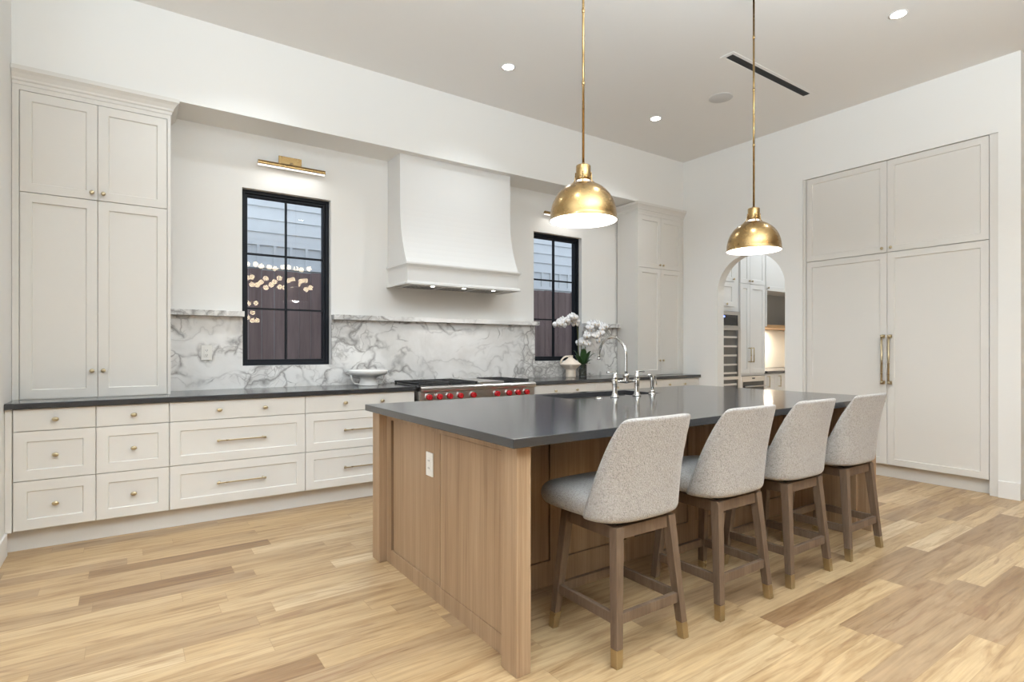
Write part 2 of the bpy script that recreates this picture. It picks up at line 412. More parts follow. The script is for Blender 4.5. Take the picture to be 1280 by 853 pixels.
    def build(s, name, m=None, parent=None, loc=None, subsurf=0, bevel=0.0, auto=False, recalc=True):
        if recalc: bmesh.ops.recalc_face_normals(s.bm, faces=s.bm.faces)
        me = bpy.data.meshes.new(name); s.bm.to_mesh(me); s.bm.free()
        for mm in (s.mats or [m]): me.materials.append(M[mm] if isinstance(mm, str) else mm)
        o = bpy.data.objects.new(name, me); COL.objects.link(o)
        if parent is not None: o.parent = parent
        if loc: o.location = loc
        if bevel > 0:
            b = o.modifiers.new('bevel', 'BEVEL'); b.width = bevel; b.segments = 2; b.limit_method = 'ANGLE'; b.angle_limit = 0.6
        if subsurf:
            q = o.modifiers.new('subsurf', 'SUBSURF'); q.levels = subsurf; q.render_levels = subsurf
        return o

def tag(o, label, cat, group=None, kind=None):
    o['label'] = label; o['category'] = cat
    if group: o['group'] = group
    if kind: o['kind'] = kind
    return o
def thing(name, label, cat, loc=(0, 0, 0), rz=0.0, group=None):
    o = bpy.data.objects.new(name, None); COL.objects.link(o)
    o.empty_display_size = 0.05
    o.location = loc; o.rotation_euler = (0, 0, rz)
    return tag(o, label, cat, group)
def struct(o, label=None, cat=None):
    o['kind'] = 'structure'
    if label: o['label'] = label
    if cat: o['category'] = cat
    return o
def dup(root, loc, rz=None, label=None):
    r = root.copy(); COL.objects.link(r); r.location = loc
    if rz is not None: r.rotation_euler = (0, 0, rz)
    if label: r['label'] = label
    for ch in list(root.children):
        c = ch.copy(); COL.objects.link(c); c.parent = r
        for g in list(ch.children):
            d = g.copy(); COL.objects.link(d); d.parent = c
    return r

# ================================================================ STRUCTURE
CEIL = 3.70; XL = -0.61; XR = 6.02; YB = 5.09
FLOORX = (-4.2, 9.2); FLOORY = (-6.2, 5.25)
b = MB(); b.box(FLOORX[0], FLOORX[1], FLOORY[0], FLOORY[1], -0.1, 0.0)
struct(b.build('floor', 'floor'), 'light oak plank floor running parallel to the range wall', 'floor')
b = MB(); b.box(FLOORX[0], FLOORX[1], FLOORY[0], FLOORY[1], CEIL, CEIL + 0.12)
struct(b.build('ceiling', 'ceiling'), 'flat off-white ceiling', 'ceiling')

W1 = (0.785, 1.52); W2 = (3.83, 4.565); WZ = (1.105, 2.60)
b = MB()
for x0, x1, z0, z1 in ((-4.2, W1[0], 0, CEIL), (W1[1], W2[0], 0, CEIL), (W2[1], 9.2, 0, CEIL),
                       (W1[0], W1[1], 0, WZ[0]), (W1[0], W1[1], WZ[1], CEIL), (W2[0], W2[1], 0, WZ[0]), (W2[0], W2[1], WZ[1], CEIL)):
    b.box(x0, x1, YB, 5.25, z0, z1)
struct(b.build('wall_back', 'wall'), 'white wall behind the range with two narrow windows', 'wall')
b = MB(); b.box(XL, XR, 4.72, YB, 3.06, CEIL)
struct(b.build('wall_soffit', 'wall'), 'white soffit over the tall cabinets and the hood', 'wall')
b = MB(); b.box(XL - 0.14, XL, 3.9, YB, 0, CEIL)
struct(b.build('wall_left', 'wall'), 'white end wall left of the tall cabinet', 'wall')
b = MB(); b.box(XL, XL + 0.014, 3.9, 4.475, 0, 0.135, 0.003)
struct(b.build('baseboard_left', 'trim'), 'white baseboard at the left edge', 'baseboard')

# right wall with arch and built-in niche
AY0, AY1 = 3.345, 4.205; AC = (AY0 + AY1) / 2; AR = (AY1 - AY0) / 2; AS = 1.945; XRB = XR + 0.125
b = MB()
b.box(XR, XRB, 1.36, 1.505, 0, CEIL); b.box(XR, XRB, 1.505, 3.15, 3.075, CEIL); b.box(XR, XRB, 3.15, AY0, 0, CEIL); b.box(XR, XRB, AY1, YB, 0, CEIL)
seg = 32; arc = [(AC - AR * math.cos(PI * i / seg), AS + AR * math.sin(PI * i / seg)) for i in range(seg + 1)]
pts = [(AY0, CEIL)] + arc + [(AY1, CEIL)]
for (ya, za), (yb, zb) in zip(arc[:-1], arc[1:]):
    b.poly([(XR, ya, za), (XR, yb, zb), (XR, yb, CEIL), (XR, ya, CEIL), (XRB, ya, za), (XRB, yb, zb), (XRB, yb, CEIL), (XRB, ya, CEIL)],
           [(0, 1, 2, 3), (7, 6, 5, 4), (4, 5, 1, 0)])
bmesh.ops.remove_doubles(b.bm, verts=b.bm.verts, dist=1e-5)
struct(b.build('wall_right', 'wall'), 'white right wall with an arched opening', 'wall')
b = MB(); b.box(XRB, 9.2, 1.36, 1.48, 0, CEIL)
struct(b.build('wall_return', 'wall'), 'white wall turning away at the right edge', 'wall')
b = MB(); b.box(XR - 0.014, XR, 1.36, 1.503, 0, 0.142, 0.003)
struct(b.build('baseboard_right', 'trim'), 'tall white baseboard right of the built-in refrigerator panels', 'baseboard')
# the rest of the open room behind the camera
b = MB(); b.box(-4.2, -4.08, -6.2, 5.09, 0, CEIL); struct(b.build('wall_far_left', 'dark_wall'))
b = MB(); b.box(9.08, 9.2, -6.2, 5.09, 0, CEIL); struct(b.build('wall_far_right', 'wall'))
b = MB(); b.box(-4.08, 9.08, -6.2, -6.05, 0, CEIL); struct(b.build('wall_rear', 'dark_wall'))
# pantry behind the arch
b = MB(); b.box(XR + 0.75, 9.08, 3.2, 3.3, 0, CEIL); b.box(XRB, XR + 0.75, 3.2, 3.3, 0, CEIL); struct(b.build('wall_pantry', 'wall'))

# ================================================================ WINDOWS
def window(name, x0, x1, label):
    z0, z1 = WZ
    t = bpy.data.objects.new(name, None); COL.objects.link(t); t.location = ((x0 + x1) / 2, 5.19, z0)
    struct(t, label, 'window')
    hw = (x1 - x0) / 2; H = z1 - z0; f = 0.030
    b = MB()
    b.box(-hw, -hw + f, -0.045, 0.05, 0, H, 0.002); b.box(hw - f, hw, -0.045, 0.05, 0, H, 0.002)
    b.box(-hw + f, hw - f, -0.045, 0.05, 0, f, 0.002); b.box(-hw + f, hw - f, -0.045, 0.05, H - f, H, 0.002)
    b.build('window_frame', 'black_frame', t)
    g = 0.022; a = hw - f
    b = MB()
    b.box(-a, -a + g, -0.028, 0.03, f, H - f, 0.002); b.box(a - g, a, -0.028, 0.03, f, H - f, 0.002)
    b.box(-a + g, a - g, -0.028, 0.03, f, f + g, 0.002); b.box(-a + g, a - g, -0.028, 0.03, H - f - g, H - f, 0.002)
    b.build('sash', 'black_frame', t)
    i = a - g
    b = MB(); b.box(-0.007, 0.007, -0.018, 0.016, f + g, H - f - g)
    for zz in (0.958, 0.490):
        b.box(-i, -0.007, -0.018, 0.016, zz - 0.007, zz + 0.007); b.box(0.007, i, -0.018, 0.016, zz - 0.007, zz + 0.007)
    b.build('muntin', 'black_frame', t)
    b = MB(); b.poly([(-i, 0, f + g), (i, 0, f + g), (i, 0, H - f - g), (-i, 0, H - f - g)], [(0, 1, 2, 3)])
    b.build('pane', 'glass', t, recalc=False)
    return t
window('window_1', W1[0], W1[1], 'black steel-look window left of the range hood')
window('window_2', W2[0], W2[1], 'black steel-look window right of the range hood')

# outside: fence, neighbouring house, ground
b = MB(); b.box(-6, 12, 5.3, 14, -0.4, -0.3); struct(b.build('ground_outside', 'ground'))
fence = thing('board_fence', 'weathered brown board fence seen outside through the windows', 'fence', (3.0, 7.2, -0.3))
b = MB()
x = -7.0
while x < 10.0:
    w_ = 0.138; dy = random.uniform(-0.004, 0.004); h_ = 2.50 + random.uniform(-0.008, 0.008)
    b.box(x, x + w_, dy, dy + 0.02, 0, h_); x += 0.144
b.build('board_panel', 'fence', fence)
b = MB()
for zz in (0.35, 1.3, 2.3): b.box(-7, 10, 0.025, 0.065, zz, zz + 0.09)
b.build('rail', 'fence', fence)
house = thing('neighbour_house', 'pale lap-sided neighbouring house rising above the fence', 'house', (3.0, 10.4, -0.3))
b = MB(); z = 3.35
while z < 8.5:
    b.poly([(-9, -0.028, z), (12, -0.028, z), (12, -0.004, z + 0.225), (-9, -0.004, z + 0.225), (-9, 0.0, z), (12, 0.0, z)], [(0, 1, 2, 3), (4, 5, 1, 0)])
    z += 0.225
b.build('siding', 'siding', house)
b = MB(); b.box(-9, 12, 0.0, 0.2, 0, 8.5); b.box(-9, 12, -0.05, 0.0, 2.95, 3.02)
x = -9.0
while x < 12: b.box(x, x + 0.05, -0.03, 0.0, 3.02, 3.35); x += 0.27
b.build('house_wall', 'siding', house)

# ================================================================ MARBLE
b = MB()
yb0, yb1 = 5.068, 5.0885
b.box(0.258, 5.148, yb0, yb1, 0.919, 1.104)
b.box(0.258, W1[0], yb0, yb1, 1.104, 1.512); b.box(W1[1], W2[0], yb0, yb1, 1.104, 1.512); b.box(W2[1], 5.148, yb0, yb1, 1.104, 1.512)
tag(b.build('marble_backsplash', 'marble'), 'white marble backsplash with grey veining above the perimeter counter', 'backsplash')
for x0, x1, lb in ((0.258, 0.790, 'short marble ledge between the tall cabinet and the left window'),
                   (1.522, 3.850, 'long marble ledge under the range hood between the windows'),
                   (4.567, 5.148, 'short marble ledge beside the right window and corner cabinet')):
    b = MB(); b.box(x0 - x0, x1 - x0, 0, 0.088, 0, 0.045, 0.002)
    o = b.build('marble_ledge', 'marble', loc=(x0, 5.0, 1.513)); tag(o, lb, 'shelf', 'marble ledges on the range wall')

# ================================================================ CABINETRY
def knob(parent, x, z, y, oval=False):
    b = MB()
    b.lathe([(0.0055, 0.0), (0.0055, -0.012), (0.008, -0.014), (0.0135 if not oval else 0.0125, -0.019), (0.0145 if not oval else 0.0135, -0.024), (0.011, -0.029), (0.004, -0.031)], (0, 0, 0), 'y', 16)
    if oval:
        for v in b.bm.verts: v.co.x *= 1.35
    return b.build('knob', 'brass_soft', parent, (x, y, z))
def pull(parent, x, z, y, L=0.32):
    b = MB()
    b.box(-L / 2, L / 2, -0.034, -0.026, -0.005, 0.005, 0.0012)
    for sx in (-1, 1):
        b.box(sx * (L / 2 - 0.012) - 0.006, sx * (L / 2 - 0.012) + 0.006, -0.028, 0.0, -0.006, 0.006, 0.001)
        b.lathe([(0.0085, 0.0), (0.0085, -0.004)], (sx * (L / 2 - 0.012), 0, 0), 'y', 14)
        b.box(sx * L / 2 - 0.006, sx * L / 2 + 0.006, -0.037, -0.023, -0.008, 0.008, 0.0015)
    return b.build('bar_pull', 'brass_soft', parent, (x, y, z))
def front(parent, name, x0, x1, z0, z1, y0, stile=0.06, flat=False, m='cab'):
    """door or drawer front whose own origin is its lower left corner"""
    b = MB(); b.shaker(0, x1 - x0, 0, z1 - z0, 0, 0.02, stile, 0.009, flat)
    return b.build(name, m, parent, (x0, y0, z0))

YC = 4.47     # base cabinet drawer plane
def base_unit(x0, x1, label, cols, left_fill=0.0, toe=True):
    t = thing('base_cabinet', label, 'cabinet', (x0, YC, 0), 0, 'drawer base cabinets along the range wall')
    w = x1 - x0
    b = MB(); b.box(-left_fill, w, 0.022, 0.59, 0.135, 0.882)
    if left_fill: b.box(-left_fill, -0.004, 0.0, 0.03, 0.135, 0.882)
    b.build('body', 'cab', t)
    b = MB(); b.box(-left_fill, w, 0.082, 0.1, 0.0, 0.135); b.build('toe_kick', 'cab', t)
    g = 0.0018
    for (c0, c1, kind) in cols:
        for z0, z1, flat in ((0.745, 0.879, True), (0.441, 0.741, False), (0.140, 0.437, False)):
            d = front(t, 'drawer', c0 + g, c1 - g, z0, z1, 0.0, 0.062, flat)
            cw = c1 - c0; zc = (z1 - z0) / 2
            if kind == 'knob' or (kind == 'wide1' and flat): knob(d, cw / 2 - g, zc if not flat else 0.067, 0, True)
            elif flat:
                knob(d, cw * 0.335, 0.067, 0, True); knob(d, cw * 0.672, 0.067, 0, True)
            else: pull(d, cw / 2 - g, zc, 0.009 - 0.001, 0.315)
    return t
base_unit(-0.572, -0.169, 'white drawer cabinet with single knobs at the far left end', [(0, 0.403, 'knob')], 0.036)
base_unit(-0.169, 0.235, 'white drawer cabinet with single knobs, second from the left end', [(0, 0.404, 'knob')])
base_unit(0.235, 1.138, 'wide white drawer cabinet with long brass pulls under the left window', [(0, 0.903, 'wide')])
base_unit(1.138, 2.060, 'wide white drawer cabinet directly left of the range', [(0, 0.922, 'wide')])
base_unit(3.345, 4.217, 'white drawer cabinet directly right of the range', [(0, 0.872, 'wide')])
base_unit(4.217, 5.140, 'white drawer cabinet behind the faucet, below the orchid', [(0, 0.923, 'wide')])
base_unit(5.140, 5.985, 'white drawer cabinet in the corner below the right tall cabinet', [(0, 0.845, 'wide')])
b = MB(); b.box(5.985, 6.019, YC + 0.01, 5.06, 0.0, 0.882); o = b.build('trim_1', 'cab'); struct(o, 'narrow filler strip in the corner', 'filler')

def counter(x0, x1, label):
    b = MB(); b.box(0, x1 - x0, 0, 0.621, 0, 0.036, 0.003)
    o = b.build('countertop', 'stone', loc=(x0, 4.446, 0.8825)); return tag(o, label, 'countertop', 'dark perimeter countertops')
counter(XL + 0.002, 2.062, 'dark stone countertop left of the range')
counter(3.343, XR - 0.002, 'dark stone countertop right of the range')

# tall counter-standing cabinets
CROWN = [(0.0, 2.945), (0.006, 2.945), (0.008, 2.965), (0.016, 2.972), (0.018, 2.984), (0.034, 3.008), (0.047, 3.022), (0.052, 3.026), (0.052, 3.052), (0.0, 3.052)]
def tall_unit(x0, x1, label, doors, left_return, right_return):
    yF = 4.72
    t = thing('tall_cabinet', label, 'cabinet', (x0, yF, 0.9195), 0, 'tall cabinets standing on the counter')
    w = x1 - x0; zb = 0.9195
    b = MB()
    d0, d1 = doors[0], doors[-1]
    b.box(0, w, 0.022, 0.345, 0.0, 3.05 - zb)
    b.box(0, d0 - 0.002, 0, 0.024, 0, 3.05 - zb); b.box(d1 + 0.002, w, 0, 0.024, 0, 3.05 - zb)
    b.box(d0 - 0.002, d1 + 0.002, 0, 0.024, 2.913 - zb, 3.05 - zb)
    b.box(d0 - 0.002, d1 + 0.002, 0.002, 0.024, 0.0, 0.004)
    b.build('body', 'cab', t)
    path = []
    if left_return: path += [(0, 0.345)]
    path += [(0, 0), (w, 0)]
    if right_return: path += [(w, 0.345)]
    b = MB(); b.sweep([(o, z - zb) for o, z in CROWN], path); b.build('crown_moulding', 'cab', t)
    mid = doors[1]
    g = 0.0015
    for c0, c1, s in ((d0, mid, 1), (mid, d1, -1)):
        for z0, z1, kz in ((0.923, 2.258, 1.10), (2.262, 2.910, 2.307)):
            d = front(t, 'door', c0 + g, c1 - g, z0 - zb, z1 - zb, 0.0, 0.058)
            knob(d, (c1 - c0 - 0.032) if s > 0 else 0.030, kz - z0, 0)
    return t
tall_unit(XL + 0.002, 0.256, 'tall greige four-door cabinet standing on the counter at left', (0.036, 0.439, 0.842), False, True)
tall_unit(5.150, XR - 0.002, 'tall greige four-door cabinet standing on the counter in the right corner', (0.022, 0.424, 0.826), True, False)

# built-in refrigerator wall
t = thing('built_in_refrigerator', 'tall panelled built-in refrigerator with long brass handles in the right wall', 'refrigerator', (XR + 0.012, 3.148, 0), -PI / 2)
# local x runs towards the camera (-y world), local y runs into the wall
w = 3.148 - 1.507
b = MB(); b.box(0, w, 0.03, 0.66, 0.13, 3.073); b.box(0, 0.028, 0, 0.032, 0, 3.073); b.box(w - 0.056, w, -0.004, 0.032, 0, 3.073)
b.box(0.028, w - 0.056, 0.07, 0.09, 0.0, 0.13)
b.build('body', 'cab', t)
mid = 3.148 - 2.342; xa, xb = 0.031, w - 0.060
for c0, c1, s in ((xa, mid, 1), (mid, xb, -1)):
    for z0, z1, hi in ((0.130, 2.178, False), (2.184, 3.070, True)):
        d = front(t, 'door', c0 + 0.0018, c1 - 0.0018, z0, z1, 0.004, 0.058)
        kx = (c1 - c0 - 0.040) if s > 0 else 0.036
        if hi: knob(d, kx, 0.040, 0)
        else:
            b = MB(); hx = (c1 - c0 - 0.032) if s > 0 else 0.028
            b.tube([(0, -0.045, 0.0), (0, -0.045, 0.47)], 0.009, 14)
            for zz in (0.012, 0.458):
                b.box(-0.006, 0.006, -0.045, 0.0, zz - 0.008, zz + 0.008, 0.001); b.lathe([(0.0125, zz - 0.014), (0.0125, zz + 0.014)], (0, -0.045, 0), 'z', 14)
                b.box(-0.014, 0.014, -0.004, 0.0, zz - 0.018, zz + 0.018, 0.001)
            b.build('handle', 'brass_soft', d, (hx, 0, 0.91 - z0))

# ================================================================ RANGE + HOOD
RX0, RX1 = 2.082, 3.325
t = thing('range', 'wide stainless gas range with red knobs under the hood', 'range', (RX0, 4.40, 0))
w = RX1 - RX0
b = MB()
b.box(0, w, 0.03, 0.66, 0.10, 0.905, 0.003)
b.box(0.05, 0.10, 0.10, 0.15, 0.0, 0.10); b.box(w - 0.10, w - 0.05, 0.10, 0.15, 0.0, 0.10); b.box(0.05, 0.10, 0.55, 0.60, 0.0, 0.10); b.box(w - 0.10, w - 0.05, 0.55, 0.60, 0.0, 0.10)
b.build('body', 'steel', t)
b = MB(); b.rings([[(x, -0.01, 0.872), (x, -0.02, 0.885), (x, -0.02, 0.905), (x, -0.008, 0.917), (x, 0.06, 0.920), (x, 0.06, 0.872)] for x in (0.0, w)], False)
b.build('front_rail', 'steel', t)
b = MB(); b.box(0.0, w, 0.005, 0.032, 0.755, 0.868, 0.002); cp = b.build('control_panel', 'steel', t)
b = MB(); b.box(0.585, 0.745, 0.001, 0.0055, 0.800, 0.858, 0.001); b.build('display_plate', 'steel', cp)
for kx in (0.078, 0.178, 0.281, 0.388, 0.524, 0.785, 0.921, 1.025, 1.130):
    b = MB()
    b.use('steel').lathe([(0.034, 0.0), (0.034, -0.006), (0.030, -0.010)], (0, 0, 0), 'y', 24)
    b.use('red_knob').lathe([(0.024, -0.008), (0.026, -0.014), (0.024, -0.044), (0.020, -0.048)], (0, 0, 0), 'y', 20)
    b.box(-0.005, 0.005, -0.056, -0.044, -0.023, 0.023, 0.002)
    b.build('knob', None, t, (kx, 0.005, 0.826))
b = MB(); b.box(0.015, w - 0.015, -0.012, 0.03, 0.14, 0.735, 0.004); b.build('oven_door', 'steel', t)
b = MB(); b.tube([(0.06, -0.065, 0.70), (w - 0.06, -0.065, 0.70)], 0.014, 14)
for hx in (0.10, w - 0.10): b.box(hx - 0.012, hx + 0.012, -0.065, -0.010, 0.69, 0.71)
b.build('oven_handle', 'steel', t)
b = MB(); b.box(0.02, w - 0.02, 0.07, 0.62, 0.906, 0.914); b.build('cooktop', 'black_iron', t)
def grate(x0, x1):
    b = MB(); y0, y1 = 0.075, 0.61; z0, z1 = 0.928, 0.945
    b.box(x0, x1, y0, y0 + 0.018, z0, z1, 0.002); b.box(x0, x1, y1 - 0.018, y1, z0, z1, 0.002)
    b.box(x0, x0 + 0.018, y0 + 0.018, y1 - 0.018, z0, z1, 0.002); b.box(x1 - 0.018, x1, y0 + 0.018, y1 - 0.018, z0, z1, 0.002)
    ym = (y0 + y1) / 2; xm = (x0 + x1) / 2
    b.box(x0 + 0.018, x1 - 0.018, ym - 0.009, ym + 0.009, z0, z1, 0.002)
    for yc in ((y0 + ym) / 2, (ym + y1) / 2):
        b.box(xm - 0.006, xm + 0.006, yc - 0.12, yc - 0.035, z0, z1); b.box(xm - 0.006, xm + 0.006, yc + 0.035, yc + 0.12, z0, z1)
        b.box(x0 + 0.018, xm - 0.035, yc - 0.006, yc + 0.006, z0, z1); b.box(xm + 0.035, x1 - 0.018, yc - 0.006, yc + 0.006, z0, z1)
        b.lathe([(0.045, 0.914), (0.045, 0.920), (0.03, 0.926), (0.0, 0.927)], (xm, yc, 0), 'z', 20)
    for px in (x0 + 0.004, x1 - 0.016):
        for py in (y0 + 0.003, y1 - 0.015): b.box(px, px + 0.012, py, py + 0.012, 0.913, z0)
    return b.build('burner_grate', 'black_iron', t)
gw = 0.30
grate(0.02, 0.02 + gw); grate(0.325, 0.325 + gw); grate(0.935, 0.935 + gw - 0.01)
b = MB(); b.box(0.640, 0.925, 0.075, 0.61, 0.914, 0.938, 0.004); b.build('griddle_cover', 'steel', t)
b = MB(); b.box(0.0, w, 0.625, 0.66, 0.905, 0.925, 0.002); b.build('rear_trim', 'steel', t)

HX0, HX1 = 2.067, 3.302
t = thing('range_hood', 'white plaster range hood with a curved front over the range', 'range hood', ((HX0 + HX1) / 2, YB, 1.836))
hw = (HX1 - HX0) / 2
b = MB(); rows = []
for i in range(21):
    z = 2.03 + (3.06 - 2.03) * i / 20
    y = 4.80 if z > 2.62 else 4.80 - 0.150 * ((2.62 - z) / 0.59) ** 2.2
    rows.append([(-hw, 0.0, z - 1.836), (-hw, y - YB, z - 1.836), (hw, y - YB, z - 1.836), (hw, 0.0, z - 1.836)])
b.rings(rows, False)
b.build('hood_body', 'hood', t)
b = MB(); fw = hw - 0.004; fy = 4.642 - YB
b.box(-fw, fw, fy, -0.001, 0.012, 0.192)
b.sweep([(0.0, 0.0), (0.018, 0.0), (0.018, 0.014), (0.010, 0.018), (0.006, 0.028), (0.0, 0.030)], [(-fw, -0.001), (-fw, fy), (fw, fy), (fw, -0.001)])
b.sweep([(0.0, 0.150), (0.004, 0.150), (0.005, 0.160), (0.012, 0.168), (0.016, 0.176), (0.022, 0.180), (0.022, 0.196), (0.0, 0.200)], [(-fw, -0.001), (-fw, fy), (fw, fy), (fw, -0.001)])
b.build('hood_band', 'hood', t)
b = MB(); b.box(-hw + 0.05, hw - 0.05, fy + 0.035, -0.05, 0.004, 0.0118); b.build('filter_insert', 'matte_steel', t)
fil = [o for o in t.children if o.name.startswith('filter_insert')][0]
b = MB(); n_ = 29
for i in range(n_):
    x = -hw + 0.12 + (2 * hw - 0.24) * i / (n_ - 1)
    if i % 10 == 9: continue
    b.box(x - 0.009, x + 0.009, fy + 0.12, -0.09, 0.0034, 0.0039)
b.build('baffle', 'slot_dark', fil)
for lx in (-0.32, 0.02, 0.36):
    b = MB(); b.use('steel').lathe([(0.032, 0.0), (0.032, 0.004)], (0, 0, 0), 'z', 20); b.use('hood_led').lathe([(0.020, -0.001), (0.020, 0.0)], (0, 0, 0), 'z', 20)
    b.build('hood_light', None, t, (lx, fy + 0.085, -0.0002))
    lamp('hood_lamp', 'SPOT', ((HX0 + HX1) / 2 + lx, YB + fy + 0.085, 1.825), 5, WARM, (0, 0, 0), spot_size=2.4, spot_blend=0.8, shadow_soft_size=0.03)

# ================================================================ ISLAND
IX0, IX1, IY0, IY1 = 1.165, 4.285, 1.672, 3.225
t = thing('kitchen_island', 'large brown oak kitchen island with panelled end and corner posts', 'island', ((IX0 + IX1) / 2, (IY0 + IY1) / 2, 0))
ox, oy = t.location.x, t.location.y
def ib(b, x0, x1, y0, y1, z0, z1, bev=0.0): return b.box(x0 - ox, x1 - ox, y0 - oy, y1 - oy, z0, z1, bev)
TOPZ = 0.879
BX0, BX1, BY0, BY1 = 1.252, 4.19, 2.29, 3.10
b = MB(); ib(b, BX0 + 0.046, BX1 - 0.046, BY0 + 0.025, 3.155, 0.0, 0.66); ib(b, BX0 + 0.046, 2.36, BY0 + 0.025, 3.155, 0.66, TOPZ); ib(b, 3.34, BX1 - 0.046, BY0 + 0.025, 3.155, 0.66, TOPZ)
ib(b, 2.36, 3.34, BY0 + 0.025, 2.72, 0.66, TOPZ)
b.build('body', 'oak', t)
# end panel facing left: frame + two recessed panels + centre reveal
def end_panel(xf, sgn, name):
    """sgn -1 faces -x"""
    b = MB(); d = 0.022
    xs = (xf, xf + d) if sgn < 0 else (xf - d, xf)
    y0, y1 = 1.80, 3.10
    ib(b, xs[0], xs[1], y0, y1, 0.0, 0.082); ib(b, xs[0], xs[1], y0, y1, 0.835, TOPZ)
    ib(b, xs[0], xs[1], 3.035, y1, 0.082, 0.835); ib(b, xs[0], xs[1], y0, 1.868, 0.082, 0.835)
    return b.build(name, 'oak', t)
end_panel(BX0, -1, 'end_frame'); end_panel(BX1, 1, 'end_frame')
for (y0, y1, xx) in ((1.870, 2.424, BX0 + 0.002), (2.440, 3.018, BX0 + 0.008)):
    b = MB(); ib(b, xx, BX0 + 0.026, y0, y1, 0.084, 0.833, 0.0015); b.build('end_panel', 'oak', t)
for x0, x1, y1 in ((BX0 + 0.0265, BX0 + 0.045, 2.312), (BX1 - 0.045, BX1 - 0.0225, 3.11)):
    b = MB(); ib(b, x0, x1, 1.80, y1, 0.0, TOPZ); b.build('end_backing', 'oak', t)
for px, py in ((1.207, 1.712), (1.207, 3.103), (4.172, 1.712), (4.172, 3.103)):
    b = MB(); ib(b, px, px + 0.068, py, py + 0.105, 0, TOPZ, 0.002); b.build('post', 'oak', t)
# seating side: rails, stiles and recessed panels
b = MB(); xa, xb = BX0 + 0.046, BX1 - 0.046; yf = BY0
ib(b, xa, xb, yf, yf + 0.025, 0.0, 0.13); ib(b, xa, xb, yf, yf + 0.025, 0.80, TOPZ)
npan = 5; pw = (xb - xa) / npan
for i in range(npan + 1):
    xc = xa + i * pw; ib(b, max(xa, xc - 0.035), min(xb, xc + 0.035), yf, yf + 0.025, 0.13, 0.80)
b.build('back_frame', 'oak', t)
for i in range(npan):
    b = MB(); ib(b, xa + i * pw + 0.039, xa + (i + 1) * pw - 0.039, yf + 0.008, yf + 0.026, 0.134, 0.796, 0.0015); b.build('back_panel', 'oak', t)
# outlet on the end panel
b = MB(); b.use('white_plastic').box(-0.006, 0.0, -0.0375, 0.0375, -0.06, 0.06, 0.002); b.box(-0.009, -0.006, -0.017, 0.017, -0.034, 0.034, 0.001)
b.use('slot_dark')
for zz in (-0.019, 0.019):
    for yy in (-0.006, 0.006): b.box(-0.0095, -0.0088, yy - 0.0012, yy + 0.0012, zz - 0.004, zz + 0.005)
o = b.build('power_outlet', None, loc=(BX0 + 0.0075, 2.545, 0.664)); tag(o, 'white outlet on the wooden end of the island', 'outlet')
# worktop with sink cutout
SX0, SX1, SY0, SY1 = 2.41, 3.27, 2.775, 3.135
b = MB(); z0, z1 = 0.880, 0.9165
def quad(x0, x1, y0, y1, z): return [(x0 - IX0, y0 - IY0, z), (x1 - IX0, y0 - IY0, z), (x1 - IX0, y1 - IY0, z), (x0 - IX0, y1 - IY0, z)]
OUT = (IX0, IX1, IY0, IY1); INN = (SX0, SX1, SY0, SY1); th = z1 - z0
b.rings([quad(*OUT, 0), quad(*OUT, th), quad(*INN, th), quad(*INN, 0), quad(*OUT, 0)], False, True, False, False)
bmesh.ops.remove_doubles(b.bm, verts=b.bm.verts, dist=1e-5)
o = b.build('worktop', 'stone', loc=(IX0, IY0, z0), bevel=0.003); tag(o, 'dark grey stone worktop on the island with an undermount sink cutout', 'countertop')
# sink
t = thing('sink', 'undermount sink set into the island worktop behind the faucet', 'sink', ((SX0 + SX1) / 2, (SY0 + SY1) / 2, 0.68))
hx, hy = (SX1 - SX0) / 2 + 0.012, (SY1 - SY0) / 2 + 0.012
b = MB(); b.rings([[(-hx * k, -hy * k2, z), (hx * k, -hy * k2, z), (hx * k, hy * k2, z), (-hx * k, hy * k2, z)] for k, k2, z in
                   ((1.03, 1.05, 0.199), (1.03, 1.05, -0.006), (1.0, 1.0, -0.006))], False, True, False, True)
b.rings([[(-hx * k, -hy * k2, z), (hx * k, -hy * k2, z), (hx * k, hy * k2, z), (-hx * k, hy * k2, z)] for k, k2, z in
                   ((1.03, 1.05, 0.199), (1.0, 1.0, 0.199), (0.985, 0.97, 0.01))], False, True, False, True)
b.build('basin', 'steel', t)
b = MB(); b.lathe([(0.045, 0.0105), (0.045, 0.014), (0.02, 0.013)], (0, 0, 0), 'z', 24); b.build('drain', 'nickel', t)

# bridge faucet
FZ = 0.9165; FYY = 2.715
t = thing('bridge_faucet', 'polished nickel bridge faucet with two lever handles on the island', 'faucet', (2.845, FYY, FZ))
for s in (-1, 1):
    b = MB(); b.lathe([(0.030, 0.0), (0.030, 0.006), (0.022, 0.014), (0.0165, 0.03), (0.0185, 0.09), (0.0215, 0.118), (0.018, 0.124), (0.020, 0.13), (0.020, 0.142), (0.014, 0.15), (0.012, 0.168), (0.006, 0.171)], (0, 0, 0), 'z', 24)
    p = b.build('valve_post', 'nickel', t, (s * 0.108, 0, 0))
    b = MB(); b.tube([(-s * 0.014, 0, 0.171), (s * 0.04, 0, 0.173), (s * 0.075, 0, 0.172)], [0.0065, 0.0058, 0.0072], 10); b.build('lever', 'nickel', p)
b = MB(); b.tube([(-0.1, 0, 0.108), (-0.05, 0, 0.106), (0, 0, 0.104), (0.05, 0, 0.106), (0.1, 0, 0.108)], [0.0085, 0.010, 0.0135, 0.010, 0.0085], 14)
b.lathe([(0.018, 0.095), (0.022, 0.112), (0.018, 0.125), (0.021, 0.138), (0.023, 0.148), (0.021, 0.156), (0.012, 0.160)], (0, 0, 0), 'z', 24)
b.build('bridge', 'nickel', t)
b = MB(); R_ = 0.135
